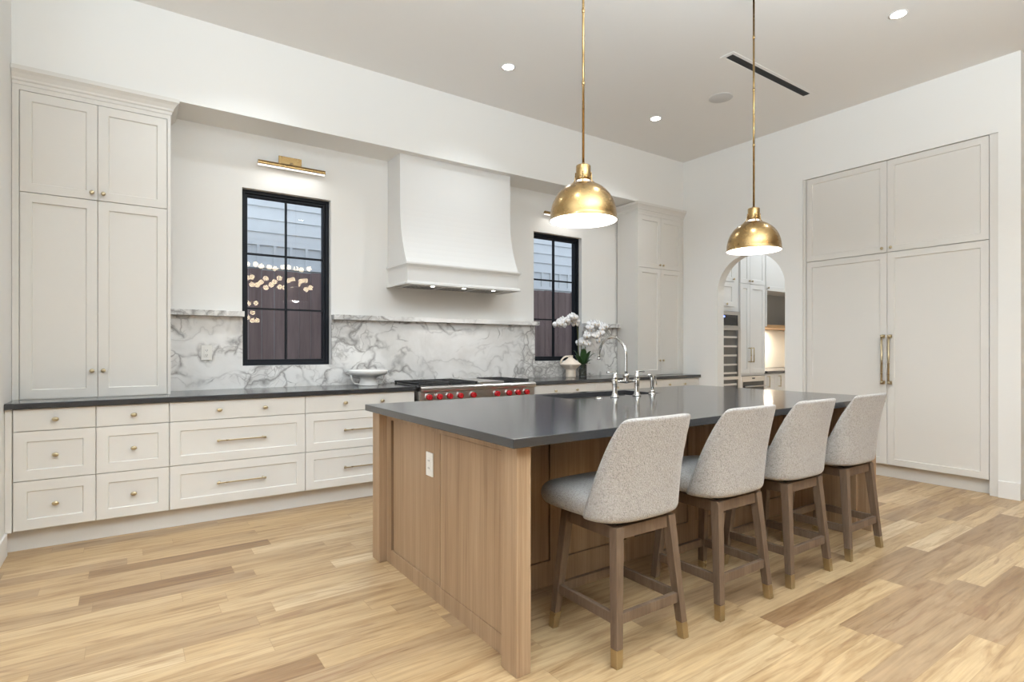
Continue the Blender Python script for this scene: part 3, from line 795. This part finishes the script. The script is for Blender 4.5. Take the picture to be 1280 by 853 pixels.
pts = [(0, 0, 0.155 + i * 0.021) for i in range(7)]
pts += [(0, R_ - R_ * math.cos(a), 0.281 + R_ * math.sin(a)) for a in [PI * k / 20 for k in range(1, 21)]]
pts += [(0, 2 * R_ + 0.001, 0.262)]
b.tube(pts, 0.0105, 14); b.lathe([(0.0125, 0.252), (0.0125, 0.268)], (0, 2 * R_ + 0.001, 0), 'z', 16)
b.build('spout', 'nickel', t)
t = thing('side_sprayer', 'small nickel side sprayer right of the bridge faucet', 'sprayer', (3.135, 2.735, FZ))
b = MB(); b.lathe([(0.027, 0.0), (0.027, 0.005), (0.019, 0.012), (0.022, 0.02), (0.022, 0.03), (0.014, 0.036)], (0, 0, 0), 'z', 20); b.build('base', 'nickel', t)
b = MB(); b.lathe([(0.0125, 0.034), (0.0125, 0.06), (0.015, 0.10), (0.0155, 0.128), (0.012, 0.14)], (0, 0, 0), 'z', 18); b.tube([(0.02, 0.0, 0.132), (-0.02, 0.0, 0.138), (-0.05, 0, 0.142)], [0.0135, 0.014, 0.009], 14); b.build('spray_head', 'nickel', t)
b = MB(); b.tube([(0.015, 0, 0.142), (0.032, 0, 0.138), (0.042, 0, 0.10), (0.047, 0, 0.065)], [0.005, 0.0045, 0.004, 0.0035], 10); b.build('trigger', 'nickel', t)
b = MB(); b.lathe([(0.026, 0.0), (0.026, 0.004), (0.018, 0.008), (0.016, 0.012), (0.004, 0.013)], (0, 0, 0), 'z', 20)
o = b.build('air_switch', 'nickel', loc=(2.57, 2.70, FZ)); tag(o, 'small round nickel button on the island left of the faucet', 'button')

# ================================================================ STOOLS
def stool(loc, label):
    t = thing('counter_stool', label, 'stool', loc, 0, 'upholstered counter stools at the island')
    tops = {}; feet = {}
    for sx in (-1, 1):
        for sy in (-1, 1):
            top = Vector((sx * 0.157, 0.0 + sy * 0.150, 0.532)); ft = Vector((sx * 0.202, sy * 0.196, 0.0)); k = 0.07 / 0.532
            cp = ft.lerp(top, k)
            b = MB(); b.bar(cp, top, (0.0345, 0.0345), (0.043, 0.043)); l = b.build('leg', 'stool_wood', t, bevel=0.002)
            b = MB(); b.bar(ft, cp - Vector((0, 0, 0.0003)), (0.033, 0.033), (0.0358, 0.0358)); b.build('brass_cap', 'brass_soft', l, bevel=0.0015)
    def at(sx, sy, z): return Vector((sx * 0.202, sy * 0.196, 0)).lerp(Vector((sx * 0.157, sy * 0.150, 0.532)), z / 0.532)
    zs = 0.176
    def rail(p, q, axis, z0, z1, th):
        b = MB()
        pa, pb = p, q
        if axis == 'x': b.box(pa.x + 0.018, pb.x - 0.018, pa.y - th / 2, pa.y + th / 2, z0, z1, 0.002)
        else: b.box(pa.x - th / 2, pa.x + th / 2, pa.y + 0.018, pb.y - 0.018, z0, z1, 0.002)
        return b.build('stretcher', 'stool_wood', t)
    rail(at(-1, -1, zs), at(1, -1, zs), 'x', zs - 0.02, zs + 0.022, 0.022)
    rail(at(-1, 1, zs), at(1, 1, zs), 'x', zs - 0.02, zs + 0.022, 0.022)
    rail(at(-1, -1, zs), at(-1, 1, zs), 'y', zs - 0.02, zs + 0.022, 0.022)
    rail(at(1, -1, zs), at(1, 1, zs), 'y', zs - 0.02, zs + 0.022, 0.022)
    b = MB()
    for sy in (-1, 1): b.box(-0.135, 0.135, sy * 0.150 - 0.013, sy * 0.150 + 0.013, 0.480, 0.530, 0.0015)
    for sx in (-1, 1): b.box(sx * 0.157 - 0.013, sx * 0.157 + 0.013, -0.126, 0.126, 0.480, 0.530, 0.0015)
    b.build('apron', 'stool_wood', t)
    b = MB(); b.box(-0.15, 0.15, -0.145, 0.145, 0.5325, 0.541, 0.002); b.lathe([(0.10, 0.541), (0.10, 0.5525)], (0, 0, 0), 'z', 24); b.build('swivel_plate', 'slot_dark', t)
    # seat cushion
    def plan(hx, y0, y1, z, n=32, e=4.4, front=1.0):
        yc = (y0 + y1) / 2; hy = (y1 - y0) / 2; ring = []
        for i in range(n):
            a = 2 * PI * i / n; c, s_ = math.cos(a), math.sin(a)
            x = hx * math.copysign(abs(c) ** (2 / e), c); y = yc + hy * math.copysign(abs(s_) ** (2 / e), s_)
            ring.append((x * (1 + 0.05 * (y - yc) / hy), y, z))
        return ring
    b = MB()
    b.rings([plan(0.15, -0.10, 0.18, 0.550), plan(0.218, -0.17, 0.258, 0.551), plan(0.240, -0.188, 0.290, 0.558), plan(0.249, -0.192, 0.304, 0.585), plan(0.247, -0.19, 0.300, 0.620), plan(0.232, -0.175, 0.276, 0.645), plan(0.19, -0.14, 0.22, 0.658), plan(0.10, -0.07, 0.11, 0.662)], True)
    for f in b.bm.faces: f.smooth = True
    b.build('seat', 'fabric', t, subsurf=1)
    # wrap-around backrest
    NP = 22; ROW = [0.0, 0.03, 0.12, 0.3, 0.5, 0.7, 0.86, 0.96, 1.0]
    def u_path(hx, yb, yf, n=NP, e=3.0):
        out = []
        for i in range(n + 1):
            a = -PI / 2 + PI * i / n; s_, c = math.sin(a), math.cos(a)
            out.append((hx * math.copysign(abs(s_) ** (2 / e), s_), yf - (yf - yb) * abs(c) ** (2 / e)))
        return out
    grid_o, grid_i = [], []
    for tt in ROW:
        hx = 0.252 - 0.026 * tt - 0.010 * max(0.0, tt - 0.85) / 0.15; yb = -0.206 - 0.058 * tt + 0.012 * math.sin(PI * tt)
        wing = 0.115 * (1 - tt) ** 0.9 + 0.062; yf = yb + wing
        th = 0.050 - 0.012 * tt
        sh = 0.02 if tt in (0.0,) else 0.0
        o_ = u_path(hx - sh, yb + sh, yf); i_ = u_path(hx - th + sh * 0.3, yb + th - sh * 0.3, yf)
        ro, ri = [], []
        for k, ((xo, yo), (xi, yi)) in enumerate(zip(o_, i_)):
            q = abs(2 * k / NP - 1)
            z = 0.545 + tt * (0.432 - 0.050 * q ** 7)
            zi = z if tt > 0 else z + 0.02
            if tt == 1.0: zi = z
            ro.append((xo, yo, z)); ri.append((xi, yi, zi))
        grid_o.append(ro); grid_i.append(ri)
    b = MB(); loops = []
    for ro, ri in zip(grid_o, grid_i): loops.append(ro + list(reversed(ri)))
    b.rings(loops, True, True, False, False)
    # close top and bottom between the outer and inner rims
    b.bm.verts.ensure_lookup_table(); n2 = len(loops[0]); vs = list(b.bm.verts)
    for base in (0, len(loops) - 1):
        L = vs[base * n2:(base + 1) * n2]
        for k in range(NP):
            f = b.bm.faces.new((L[k], L[k + 1], L[n2 - 2 - k], L[n2 - 1 - k])); f.smooth = True
    for f in b.bm.faces: f.smooth = True
    b.build('backrest', 'fabric', t, subsurf=2)
    return t
s0 = stool((1.777, 1.748, 0), 'upholstered counter stool nearest the camera, first from the island post')
for x_, lb in ((2.440, 'upholstered counter stool second from the near left end of the island'),
               (3.045, 'upholstered counter stool third along the island, second from the far end'),
               (3.690, 'upholstered counter stool farthest right, nearest the refrigerator panels')):
    dup(s0, (x_, 1.748, 0), 0, lb)

# ================================================================ PENDANTS
def pendant(x, y, label):
    zr = 1.917
    t = thing('pendant_lamp', label, 'pendant lamp', (x, y, zr), 0, 'brass dome pendants over the island')
    R0 = 0.174; H0 = 0.197
    b = MB()
    prof = [(R0 + 0.003, 0.0), (R0 + 0.004, 0.003), (R0 + 0.001, 0.006)]
    for i in range(1, 25):
        h = H0 * math.sin(PI / 2 * i / 24 * 0.965)
        prof.append((R0 * (1 - (h / (H0 + 0.001)) ** 2.25) ** 0.5, 0.006 + h))
    prof = [p for p in prof if p[0] > 0.036]
    inner = [(max(r - 0.004, 0.033), h - 0.003 if h > 0.01 else h) for r, h in prof]
    b.use('brass').lathe(prof, n=64, cap0=False, cap1=False)
    b.use('shade_white').lathe(inner, n=64, cap0=False, cap1=True)
    b.use('brass').lathe([prof[0], inner[0]], n=64, cap0=False, cap1=False)
    b.build('shade', None, t, recalc=False)
    zt = prof[-1][1]
    b = MB(); b.use('brass').lathe([(0.0335, zt + 0.012), (0.0375, zt + 0.012), (0.0385, zt + 0.022), (0.0385, zt + 0.086), (0.036, zt + 0.090), (0.012, zt + 0.092), (0.009, zt + 0.104)], n=40)
    nk = b.build('neck', None, t)
    b = MB(); b.lathe([(0.0335, zt - 0.002), (0.0335, zt + 0.014)], n=32); b.build('glow_collar', 'collar_glow', nk)  # emissive ring imitates bulb light escaping at the neck gap
    for k in range(4):
        a = PI / 4 + k * PI / 2; c, s_ = math.cos(a), math.sin(a)
        b = MB(); b.tube([(0.0375 * c, 0.0375 * s_, zt + 0.050), (0.043 * c, 0.043 * s_, zt + 0.050)], 0.0045, 10)
        b.tube([(0.0395 * c, 0.0395 * s_, zt + 0.050), (0.044 * c, 0.044 * s_, zt + 0.010), (0.068 * c, 0.068 * s_, zt - 0.012)], 0.0035, 8)
        b.build('clip', 'brass', nk)
    b = MB(); b.tube([(0, 0, zt + 0.10), (0, 0, CEIL - zr - 0.02)], 0.0066, 12)
    b.build('rod', 'brass', t)
    for zz in (0.72, 1.10, 1.46):
        b = MB(); b.lathe([(0.0066, zz - 0.010), (0.0080, zz - 0.009), (0.0080, zz + 0.009), (0.0066, zz + 0.010)], n=14); b.build('coupling', 'brass', t)
    b = MB(); b.lathe([(0.060, CEIL - zr - 0.0005), (0.060, CEIL - zr - 0.012), (0.055, CEIL - zr - 0.018), (0.01, CEIL - zr - 0.02)], n=32); b.build('canopy', 'brass', t)
    b = MB(); b.sphere((0, 0, 0.105), 0.042, 20, (1, 1, 1.15)); b.lathe([(0.018, 0.145), (0.018, 0.190)], n=16); b.build('bulb', 'bulb', t)
    lamp('pendant_bulb_light', 'POINT', (x, y, zr + 0.045), 14, WARM, shadow_soft_size=0.06)
pendant(1.957, 2.17, 'aged brass dome pendant over the island nearer the range hood')
pendant(3.511, 2.17, 'aged brass dome pendant in front of the arched opening')

# ================================================================ CEILING FIXTURES
def downlight(x, y, label=None, power=50):
    t = thing('recessed_downlight', label or 'round white recessed downlight above the living area', 'ceiling light', (x, y, CEIL), 0, 'recessed ceiling downlights')
    b = MB(); b.lathe([(0.050, -0.0005), (0.062, -0.0005), (0.061, -0.004), (0.050, -0.003)], n=32, cap0=False, cap1=False); b.build('trim_ring', 'ceiling', t)
    b = MB(); b.lathe([(0.050, -0.0005), (0.050, -0.002), (0.0001, -0.0025)], n=32); b.build('lens', 'led', t)
    lamp('downlight_lamp', 'SPOT', (x, y, CEIL - 0.012), power, NEUT, (0, 0, 0), spot_size=2.15, spot_blend=0.9, shadow_soft_size=0.03)
downlight(2.719, 3.98, 'round recessed downlight in the ceiling above the range hood side', power=76)
downlight(4.616, 3.98, 'round recessed downlight in the ceiling near the back right corner', power=76)
downlight(4.640, 1.726, 'round recessed downlight in the ceiling above the refrigerator panels')
downlight(0.80, 3.98, 'round recessed downlight cut by the top edge of the photo', power=76)
for x_ in (0.80, 2.719): downlight(x_, 1.726, 'round white recessed downlight above the island')
for x_, y_ in ((0.8, -0.6), (2.72, -0.6), (4.62, -0.6), (0.8, -2.9), (4.62, -2.9), (7.2, 0.0)): downlight(x_, y_, power=18)
b = MB()
b.use('ceiling').box(-0.66, 0.66, -0.062, -0.034, -0.004, 0); b.box(-0.66, 0.66, 0.034, 0.062, -0.004, 0); b.box(-0.66, -0.625, -0.034, 0.034, -0.004, 0); b.box(0.625, 0.66, -0.034, 0.034, -0.004, 0)
b.use('slot_dark').box(-0.625, 0.625, -0.034, 0.034, -0.0015, 0); b.box(-0.625, 0.625, -0.003, 0.003, -0.004, -0.0014)
o = b.build('linear_vent', None, loc=(4.756, 2.775, CEIL - 0.0005)); tag(o, 'long black linear slot vent in the ceiling', 'vent')
b = MB(); b.use('grille').lathe([(0.112, 0.0), (0.112, -0.004), (0.106, -0.006), (0.0001, -0.0065)], n=40)
o = b.build('ceiling_speaker', None, loc=(4.754, 3.285, CEIL - 0.0005)); tag(o, 'round grey ceiling speaker beside the linear vent', 'speaker')

# picture-light sconces
def sconce(xc, label):
    t = thing('picture_light', label, 'wall light', (xc, YB, 2.83), 0, 'brass picture lights above the windows')
    b = MB(); b.box(-0.095, 0.095, -0.014, -0.0005, -0.02, 0.088, 0.002); b.build('backplate', 'brass', t)
    b = MB(); b.tube([(0, -0.012, 0.02), (0, -0.05, 0.018), (0, -0.083, -0.01)], 0.008, 12); b.sphere((0, -0.05, 0.018), 0.013, 12); b.build('arm', 'brass_soft', t)
    n_ = 16; L = 0.275
    def half(r, a0, a1, k): return [(r * math.cos(a0 + (a1 - a0) * i / k), r * math.sin(a0 + (a1 - a0) * i / k)) for i in range(k + 1)]
    up = half(0.024, -0.15, PI + 0.62, 18); dn = half(0.0215, PI + 0.62, 2 * PI - 0.15, 12)
    c = Vector((0, -0.09, -0.025))
    b = MB(); b.rings([[(x, c.y + p, c.z + q) for p, q in up] for x in (-L, L)], False); b.build('tube_housing', 'brass', t)
    b = MB(); b.rings([[(x, c.y + p, c.z + q) for p, q in dn] for x in (-L + 0.004, L - 0.004)], True); b.build('diffuser', 'tube', t)
    lamp('picture_light_lamp', 'AREA', (xc, YB + c.y, 2.83 + c.z - 0.03), 0.5, WARM, (0, 0, 0), shape='RECTANGLE', size=0.5, size_y=0.03)
sconce(1.165, 'brass tube picture light above the left window')
sconce(4.197, 'brass tube picture light above the right window, mostly behind a pendant')

# wall outlet on marble
b = MB(); b.use('white_plastic').box(-0.0385, 0.0385, -0.006, 0.0, -0.06, 0.06, 0.002); b.box(-0.017, 0.017, -0.009, -0.006, -0.034, 0.034, 0.001)
b.use('slot_dark')
for zz in (-0.019, 0.019):
    for xx in (-0.006, 0.006): b.box(xx - 0.0014, xx + 0.0014, -0.0096, -0.0088, zz - 0.004, zz + 0.006)
    b.box(-0.002, 0.002, -0.0096, -0.0088, zz - 0.011, zz - 0.007)
o = b.build('power_outlet', None, loc=(0.520, 5.0678, 1.217)); tag(o, 'white duplex outlet on the marble left of the window', 'outlet')

# ================================================================ COUNTER DECOR
CZ = 0.919
t = thing('footed_bowl', 'white ceramic footed bowl with two small handles on the left counter', 'bowl', (1.785, 4.86, CZ))
b = MB(); b.lathe([(0.088, 0.0), (0.088, 0.006), (0.078, 0.022), (0.070, 0.055), (0.076, 0.072), (0.10, 0.082), (0.150, 0.092), (0.172, 0.110), (0.178, 0.134), (0.174, 0.140), (0.168, 0.136), (0.16, 0.118), (0.12, 0.105), (0.02, 0.098)], n=48); b.build('bowl_body', 'ceramic', t)
for s in (-1, 1):
    b = MB(); b.tube([(s * 0.158, 0, 0.098), (s * 0.152, 0, 0.07), (s * 0.143, 0, 0.04), (s * 0.125, 0, 0.018), (s * 0.082, 0, 0.012)], [0.008, 0.0075, 0.0075, 0.0075, 0.009], 10); b.build('handle', 'ceramic', t)

t = thing('clay_jug', 'cream clay jug with a wide shoulder and loop handle in front of the orchid', 'jug', (4.215, 4.89, CZ))
b = MB(); b.lathe([(r * 0.70, h * 0.87) for r, h in [(0.083, 0.0), (0.085, 0.01), (0.084, 0.085), (0.082, 0.098), (0.092, 0.108), (0.130, 0.140), (0.170, 0.166), (0.174, 0.174), (0.168, 0.180), (0.120, 0.206), (0.070, 0.236), (0.040, 0.256), (0.036, 0.262), (0.038, 0.288), (0.041, 0.292), (0.035, 0.292), (0.030, 0.262), (0.028, 0.25)]], n=48); b.build('jug_body', 'clay', t)
b = MB(); hp = [(-0.036, 0, 0.276), (-0.072, 0, 0.276), (-0.112, 0, 0.262), (-0.146, 0, 0.232), (-0.160, 0, 0.200), (-0.150, 0, 0.174)]
b.tube([(p[0] * 0.72, 0, p[2] * 0.87) for p in hp], [0.0095, 0.010, 0.010, 0.010, 0.010, 0.011], 12); b.build('handle', 'clay', t)
bpy.data.objects[t.name].rotation_euler = (0, 0, -0.55)

# orchid
ORX, ORY = 4.44, 4.93
t = thing('potted_orchid', 'white orchid in a clear glass cylinder beside the clay jug', 'plant', (ORX, ORY, CZ))
b = MB(); b.lathe([(0.044, 0.0), (0.046, 0.004), (0.046, 0.14), (0.0435, 0.14), (0.0430, 0.006), (0.0, 0.006)], n=32, cap0=True, cap1=False); b.build('glass_vase', 'vase_glass', t)
b = MB(); b.lathe([(0.030, 0.0065), (0.040, 0.03), (0.041, 0.09), (0.036, 0.125), (0.02, 0.138), (0.001, 0.142)], n=20); b.build('root_ball', 'moss', t)
def leaf(ang, L, wd, lift, droop):
    b = MB(); n_ = 9; R1 = []
    for i in range(n_):
        s = i / (n_ - 1); r = 0.02 + L * s; z = 0.135 + lift * math.sin(s * PI * 0.6) - droop * s * s
        ww = wd * math.sin(PI * min(1, 0.12 + s * 0.86)) ** 0.7 + 0.002
        R1.append([(r * math.cos(ang) - k * ww * math.sin(ang), r * math.sin(ang) + k * ww * math.cos(ang), z + abs(k) * 0.012 + dz) for k, dz in ((-1, 0), (0, -0.002), (1, 0), (0, -0.006))])
    b.rings(R1, True); return b.build('leaf', 'leaf', t, subsurf=1)
for a, L, wd, li, dr in ((-0.55, 0.13, 0.056, 0.11, -0.03), (-2.9, 0.14, 0.056, 0.10, -0.02), (-1.3, 0.09, 0.058, 0.12, -0.05), (-2.2, 0.09, 0.058, 0.14, -0.05), (0.75, 0.09, 0.055, 0.14, -0.06), (-1.7, 0.12, 0.050, 0.03, 0.01), (-0.1, 0.12, 0.050, 0.06, 0.0), (2.7, 0.10, 0.052, 0.13, -0.05)):
    leaf(a, L, wd, li, dr)
def spray(pts, n0, name='flower_stem'):
    """stem through pts; blossoms along its last stretch"""
    P = [Vector(p) for p in pts]; fine = []
    for i in range(len(P) - 1):
        p0 = P[max(0, i - 1)]; p1 = P[i]; p2 = P[i + 1]; p3 = P[min(len(P) - 1, i + 2)]
        for k in range(6):
            u = k / 6
            fine.append(0.5 * ((2 * p1) + (-p0 + p2) * u + (2 * p0 - 5 * p1 + 4 * p2 - p3) * u * u + (-p0 + 3 * p1 - 3 * p2 + p3) * u ** 3))
    fine.append(P[-1])
    b = MB(); b.tube([tuple(f) for f in fine], [0.0055 - 0.003 * i / len(fine) for i in range(len(fine))], 8); st = b.build(name, 'stem', t)
    m0 = int(len(fine) * (1 - n0[1])); cnt = n0[0]
    for k in range(cnt):
        f = fine[min(len(fine) - 1, m0 + int((len(fine) - 1 - m0) * k / max(1, cnt - 1)))]
        off = Vector((random.uniform(-0.045, 0.045), random.uniform(-0.05, 0.01), random.uniform(-0.035, 0.03)))
        blossom(st, f + off, random.uniform(0.044, 0.056))
    return st
def blossom(par, c, R):
    b = MB(); face = Vector((random.uniform(-0.7, 0.3), -1.0, random.uniform(-0.15, 0.35))).normalized()
    side = face.cross(Vector((0, 0, 1))).normalized(); up = side.cross(face).normalized()
    b.use('petal')
    for a, L, wd in ((PI / 2, 1.0, 0.36), (PI / 2 + 2.2, 0.95, 0.34), (PI / 2 - 2.2, 0.95, 0.34), (0.12, 1.05, 0.60), (PI - 0.12, 1.05, 0.60)):
        d = side * math.cos(a) + up * math.sin(a); q = face.cross(d)
        rows = []
        for s, ww in ((0.05, 0.25), (0.3, 0.8), (0.6, 1.0), (0.85, 0.7), (1.0, 0.2)):
            p = c + d * (R * L * s) + face * (0.006 - 0.010 * s * s)
            w_ = R * wd * ww
            rows.append([tuple(p - q * w_ + face * -0.002), tuple(p + face * 0.0015), tuple(p + q * w_ + face * -0.002), tuple(p - face * 0.0015)])
        b.rings(rows, True)
    b.use('petal_core').sphere(tuple(c + face * 0.008 - up * 0.006), 0.0065, 8)
    return b.build('blossom', None, par)
spray([(-0.03, 0.0, 0.13), (-0.075, -0.005, 0.30), (-0.10, -0.02, 0.52), (-0.15, -0.04, 0.655), (-0.25, -0.06, 0.69), (-0.36, -0.08, 0.655), (-0.44, -0.10, 0.60)], (18, 0.52))
spray([(0.02, 0.0, 0.13), (0.03, -0.005, 0.30), (0.03, -0.01, 0.42), (0.06, -0.02, 0.55), (0.13, -0.03, 0.635), (0.23, -0.05, 0.63), (0.30, -0.06, 0.57)], (17, 0.66))
spray([(0.00, 0.02, 0.13), (-0.01, 0.02, 0.32), (0.01, 0.01, 0.42), (0.07, -0.01, 0.50), (0.15, -0.03, 0.505), (0.22, -0.05, 0.45)], (14, 0.68))

# ================================================================ PANTRY BEYOND THE ARCH
PY = 4.32
def pfront(parent, name, x0, x1, z0, z1, stile=0.06, yy=0.0):
    return front(parent, name, x0, x1, z0, z1, yy, stile, False, 'white_cab')
PX0, PX1, PX2, PX3 = 6.16, 6.585, 7.285, 9.07
t = thing('wine_cooler_cabinet', 'white pantry cabinet column surrounding the wine cooler', 'cabinet', (PX0, PY, 0))
b = MB(); w = PX1 - PX0 + 0.10
b.box(0, w - 0.011, 0.022, 0.72, 1.74, 3.68); b.build('body', 'white_cab', t)
d = pfront(t, 'door', 0.002, 0.392, 1.80, 2.118); knob(d, 0.20, 0.03, 0)
d = pfront(t, 'door', 0.002, 0.392, 2.124, 3.66); knob(d, 0.35, 0.035, 0)
t = thing('wine_cooler', 'stainless wine cooler with lit racks seen through the arch', 'wine cooler', (PX0, PY, 0))
b = MB(); w = 0.51
b.use('steel').box(0, w, 0.03, 0.70, 0.0, 1.735); b.build('cooler_body', None, t)
b = MB(); b.box(0.0, w, 0.0, 0.03, 1.535, 1.735, 0.003); q = b.build('control_housing', 'steel', t)
b = MB(); b.box(0.03, w - 0.05, -0.003, 0.0, 1.55, 1.69); b.build('control_glass', 'black_glass', q)
b = MB(); b.box(0.145, 0.175, -0.0045, -0.003, 1.655, 1.675); b.build('display', 'blue_led', q)
b = MB()
b.box(0, 0.03, -0.01, 0.029, 0.10, 1.53); b.box(w - 0.055, w, -0.01, 0.029, 0.10, 1.53); b.box(0.03, w - 0.055, -0.01, 0.029, 1.49, 1.53); b.box(0.03, w - 0.055, -0.01, 0.029, 0.10, 0.14); b.box(0.03, w - 0.055, -0.01, 0.029, 0.845, 0.885)
q = b.build('door_frame', 'steel', t)
for zz in (1.40, 1.28, 1.16, 1.04, 0.93, 0.78, 0.66, 0.54):
    b = MB(); b.box(0.035, w - 0.06, 0.002, 0.02, zz - 0.012, zz + 0.012); b.build('rack', 'rack_wood', q)
b = MB(); b.box(0.03, w - 0.055, 0.021, 0.028, 0.14, 1.49); b.build('cooler_interior', 'cooler_dark', q)
t = thing('pantry_tall_cabinet', 'white double-door pantry cabinet above the built-in oven', 'cabinet', (PX1 - 0.005 + 0.10, PY, 0))
bx = PX1 + 0.095
b = MB(); w = PX2 - bx; b.box(0, w, 0.022, 0.72, 0.885, 3.68); b.box(0, 0.03, 0, 0.022, 0.0, 0.885); b.box(w - 0.03, w, 0, 0.022, 0.0, 0.885); b.build('body', 'white_cab', t)
mid = 6.900 - bx
for c0, c1, s in ((-0.105, mid, 1), (mid, w - 0.02, -1)):
    c0 = max(c0, 0.0) if s < 0 else 0.0
    d = pfront(t, 'door', c0 + 0.002, c1 - 0.002, 0.915, 2.118)
    b = MB(); hx = (c1 - c0 - 0.035) if s > 0 else 0.03
    b.tube([(0, -0.04, 0), (0, -0.04, 0.20)], 0.007, 12)
    for zz in (0.008, 0.192): b.tube([(0, -0.04, zz), (0, 0.0, zz)], 0.006, 10)
    b.build('handle', 'brass_soft', d, (hx, 0, 0.15))
    d = pfront(t, 'door', c0 + 0.002, c1 - 0.002, 2.124, 3.66); knob(d, (c1 - c0 - 0.035) if s > 0 else 0.03, 0.035, 0)
t = thing('built_in_oven', 'built-in stainless oven low in the pantry wall behind the island', 'oven', (bx + 0.032, PY, 0))
w2 = w - 0.064
b = MB(); b.box(0, w2, 0.0, 0.55, 0.0, 0.88, 0.002); b.build('oven_body', 'steel', t)
b = MB(); b.box(0.03, w2 - 0.03, -0.004, 0.0, 0.25, 0.805); b.build('oven_glass', 'black_glass', t)
b = MB(); b.box(w2 / 2 - 0.03, w2 / 2 + 0.03, -0.003, 0.0, 0.838, 0.856); b.build('display', 'black_glass', t)
b = MB(); b.tube([(0.04, -0.035, 0.742), (w2 - 0.04, -0.035, 0.742)], 0.008, 10); b.box(0.06, 0.07, -0.035, 0, 0.737, 0.747); b.box(w2 - 0.07, w2 - 0.06, -0.035, 0, 0.737, 0.747); b.build('handle', 'steel', t)
# bar niche to the right
t = thing('pantry_wall_cabinet', 'white upper pantry cabinet with an open grey niche over the lit tile', 'cabinet', (PX2 + 0.004, PY, 0))
w = PX3 - PX2
b = MB(); b.box(0, w, 0.022, 0.72, 2.10, 3.68); b.box(-0.001, 0.022, 0.0, 0.72, 1.56, 2.10)
b.build('body', 'white_cab', t)
d = pfront(t, 'door', 0.002, 0.55, 2.06, 3.66); knob(d, 0.03, 0.035, 0)
d = pfront(t, 'door', 0.556, w - 0.002, 2.06, 3.66); knob(d, 0.03, 0.035, 0)
b = MB(); b.use('grey_panel').box(0.023, w, 0.60, 0.70, 1.60, 2.10); b.build('niche_back', None, t)
b = MB(); b.box(0.023, w, 0.20, 0.70, 1.555, 1.60, 0.002); b.build('niche_shelf', 'niche_wood', t)
b = MB(); b.box(PX2 + 0.03, PX3, PY + 0.73, PY + 0.766, 0.94, 1.55)
tag(b.build('tile_backsplash', 'tile'), 'cream tile backsplash glowing beneath the pantry niche', 'backsplash')
b = MB(); b.box(-0.038, 0.038, -0.007, 0, -0.06, 0.06, 0.002); b.box(-0.016, 0.016, -0.010, -0.007, -0.033, 0.033, 0.001)
o = b.build('light_switch', 'white_plastic', loc=(8.42, PY + 0.7298, 1.15)); tag(o, 'white switch plate on the lit pantry tile', 'switch')
t = thing('pantry_base_cabinet', 'white pantry base cabinet under the dark counter beyond the arch', 'cabinet', (PX2 + 0.004, PY, 0))
b = MB(); b.box(0, w, 0.022, 0.765, 0.1, 0.90); b.box(0, w, 0.08, 0.7, 0.0, 0.1); b.build('body', 'white_cab', t)
for c0, c1 in ((0.002, 0.28), (0.284, 0.56), (0.564, w - 0.002)):
    d = pfront(t, 'door', c0, c1, 0.11, 0.895, 0.05)
    b = MB(); b.tube([(0, -0.035, 0), (0, -0.035, 0.16)], 0.006, 10)
    for zz in (0.008, 0.152): b.tube([(0, -0.035, zz), (0, 0.0, zz)], 0.005, 8)
    b.build('handle', 'brass_soft', d, (0.03, 0, 0.60))
b = MB(); b.box(0, w, -0.02, 0.745, 0, 0.036, 0.002); o = b.build('countertop', 'stone', loc=(PX2 + 0.006, PY, 0.901)); tag(o, 'dark pantry countertop beyond the arch', 'countertop')
lamp('under_shelf_light', 'AREA', (7.9, PY + 0.58, 1.545), 60, (1.0, 0.90, 0.76), (0, 0, 0), shape='RECTANGLE', size=1.0, size_y=0.1)

# ================================================================ CHANDELIER (seen mirrored in the left window)
def chandelier(x0, x1, y, zmid, cols, label):
    t = thing('globe_chandelier', label, 'chandelier', ((x0 + x1) / 2, y, zmid), 0, 'globe chandeliers behind the camera')
    L = x1 - x0
    b = MB(); b.box(-L / 2 - 0.1, L / 2 + 0.1, -0.04, 0.04, CEIL - zmid - 0.03, CEIL - zmid - 0.0005, 0.003); b.build('canopy', 'brass', t)
    for i in range(cols):
        xc = -L / 2 + L * i / max(1, cols - 1)
        b = MB(); b.tube([(xc, 0, CEIL - zmid - 0.03), (xc, 0, -0.22)], 0.005, 8); b.build('rod', 'brass', t)
        for dx, dy, dz in ((-0.08, 0, 0.22), (0.08, 0.03, 0.25), (-0.10, 0.04, -0.10), (0.02, -0.05, -0.04), (0.12, 0.0, -0.18), (0.0, 0.06, -0.24)):
            b = MB(); b.sphere((xc + dx, dy, dz + random.uniform(-0.04, 0.04)), 0.058, 14); b.build('globe', 'globe', t)
chandelier(2.25, 3.40, -3.0, 2.87, 5, 'long brass globe chandelier mirrored in the left window')
chandelier(2.43, 2.50, -4.0, 2.12, 1, 'small low globe cluster mirrored in the left window')
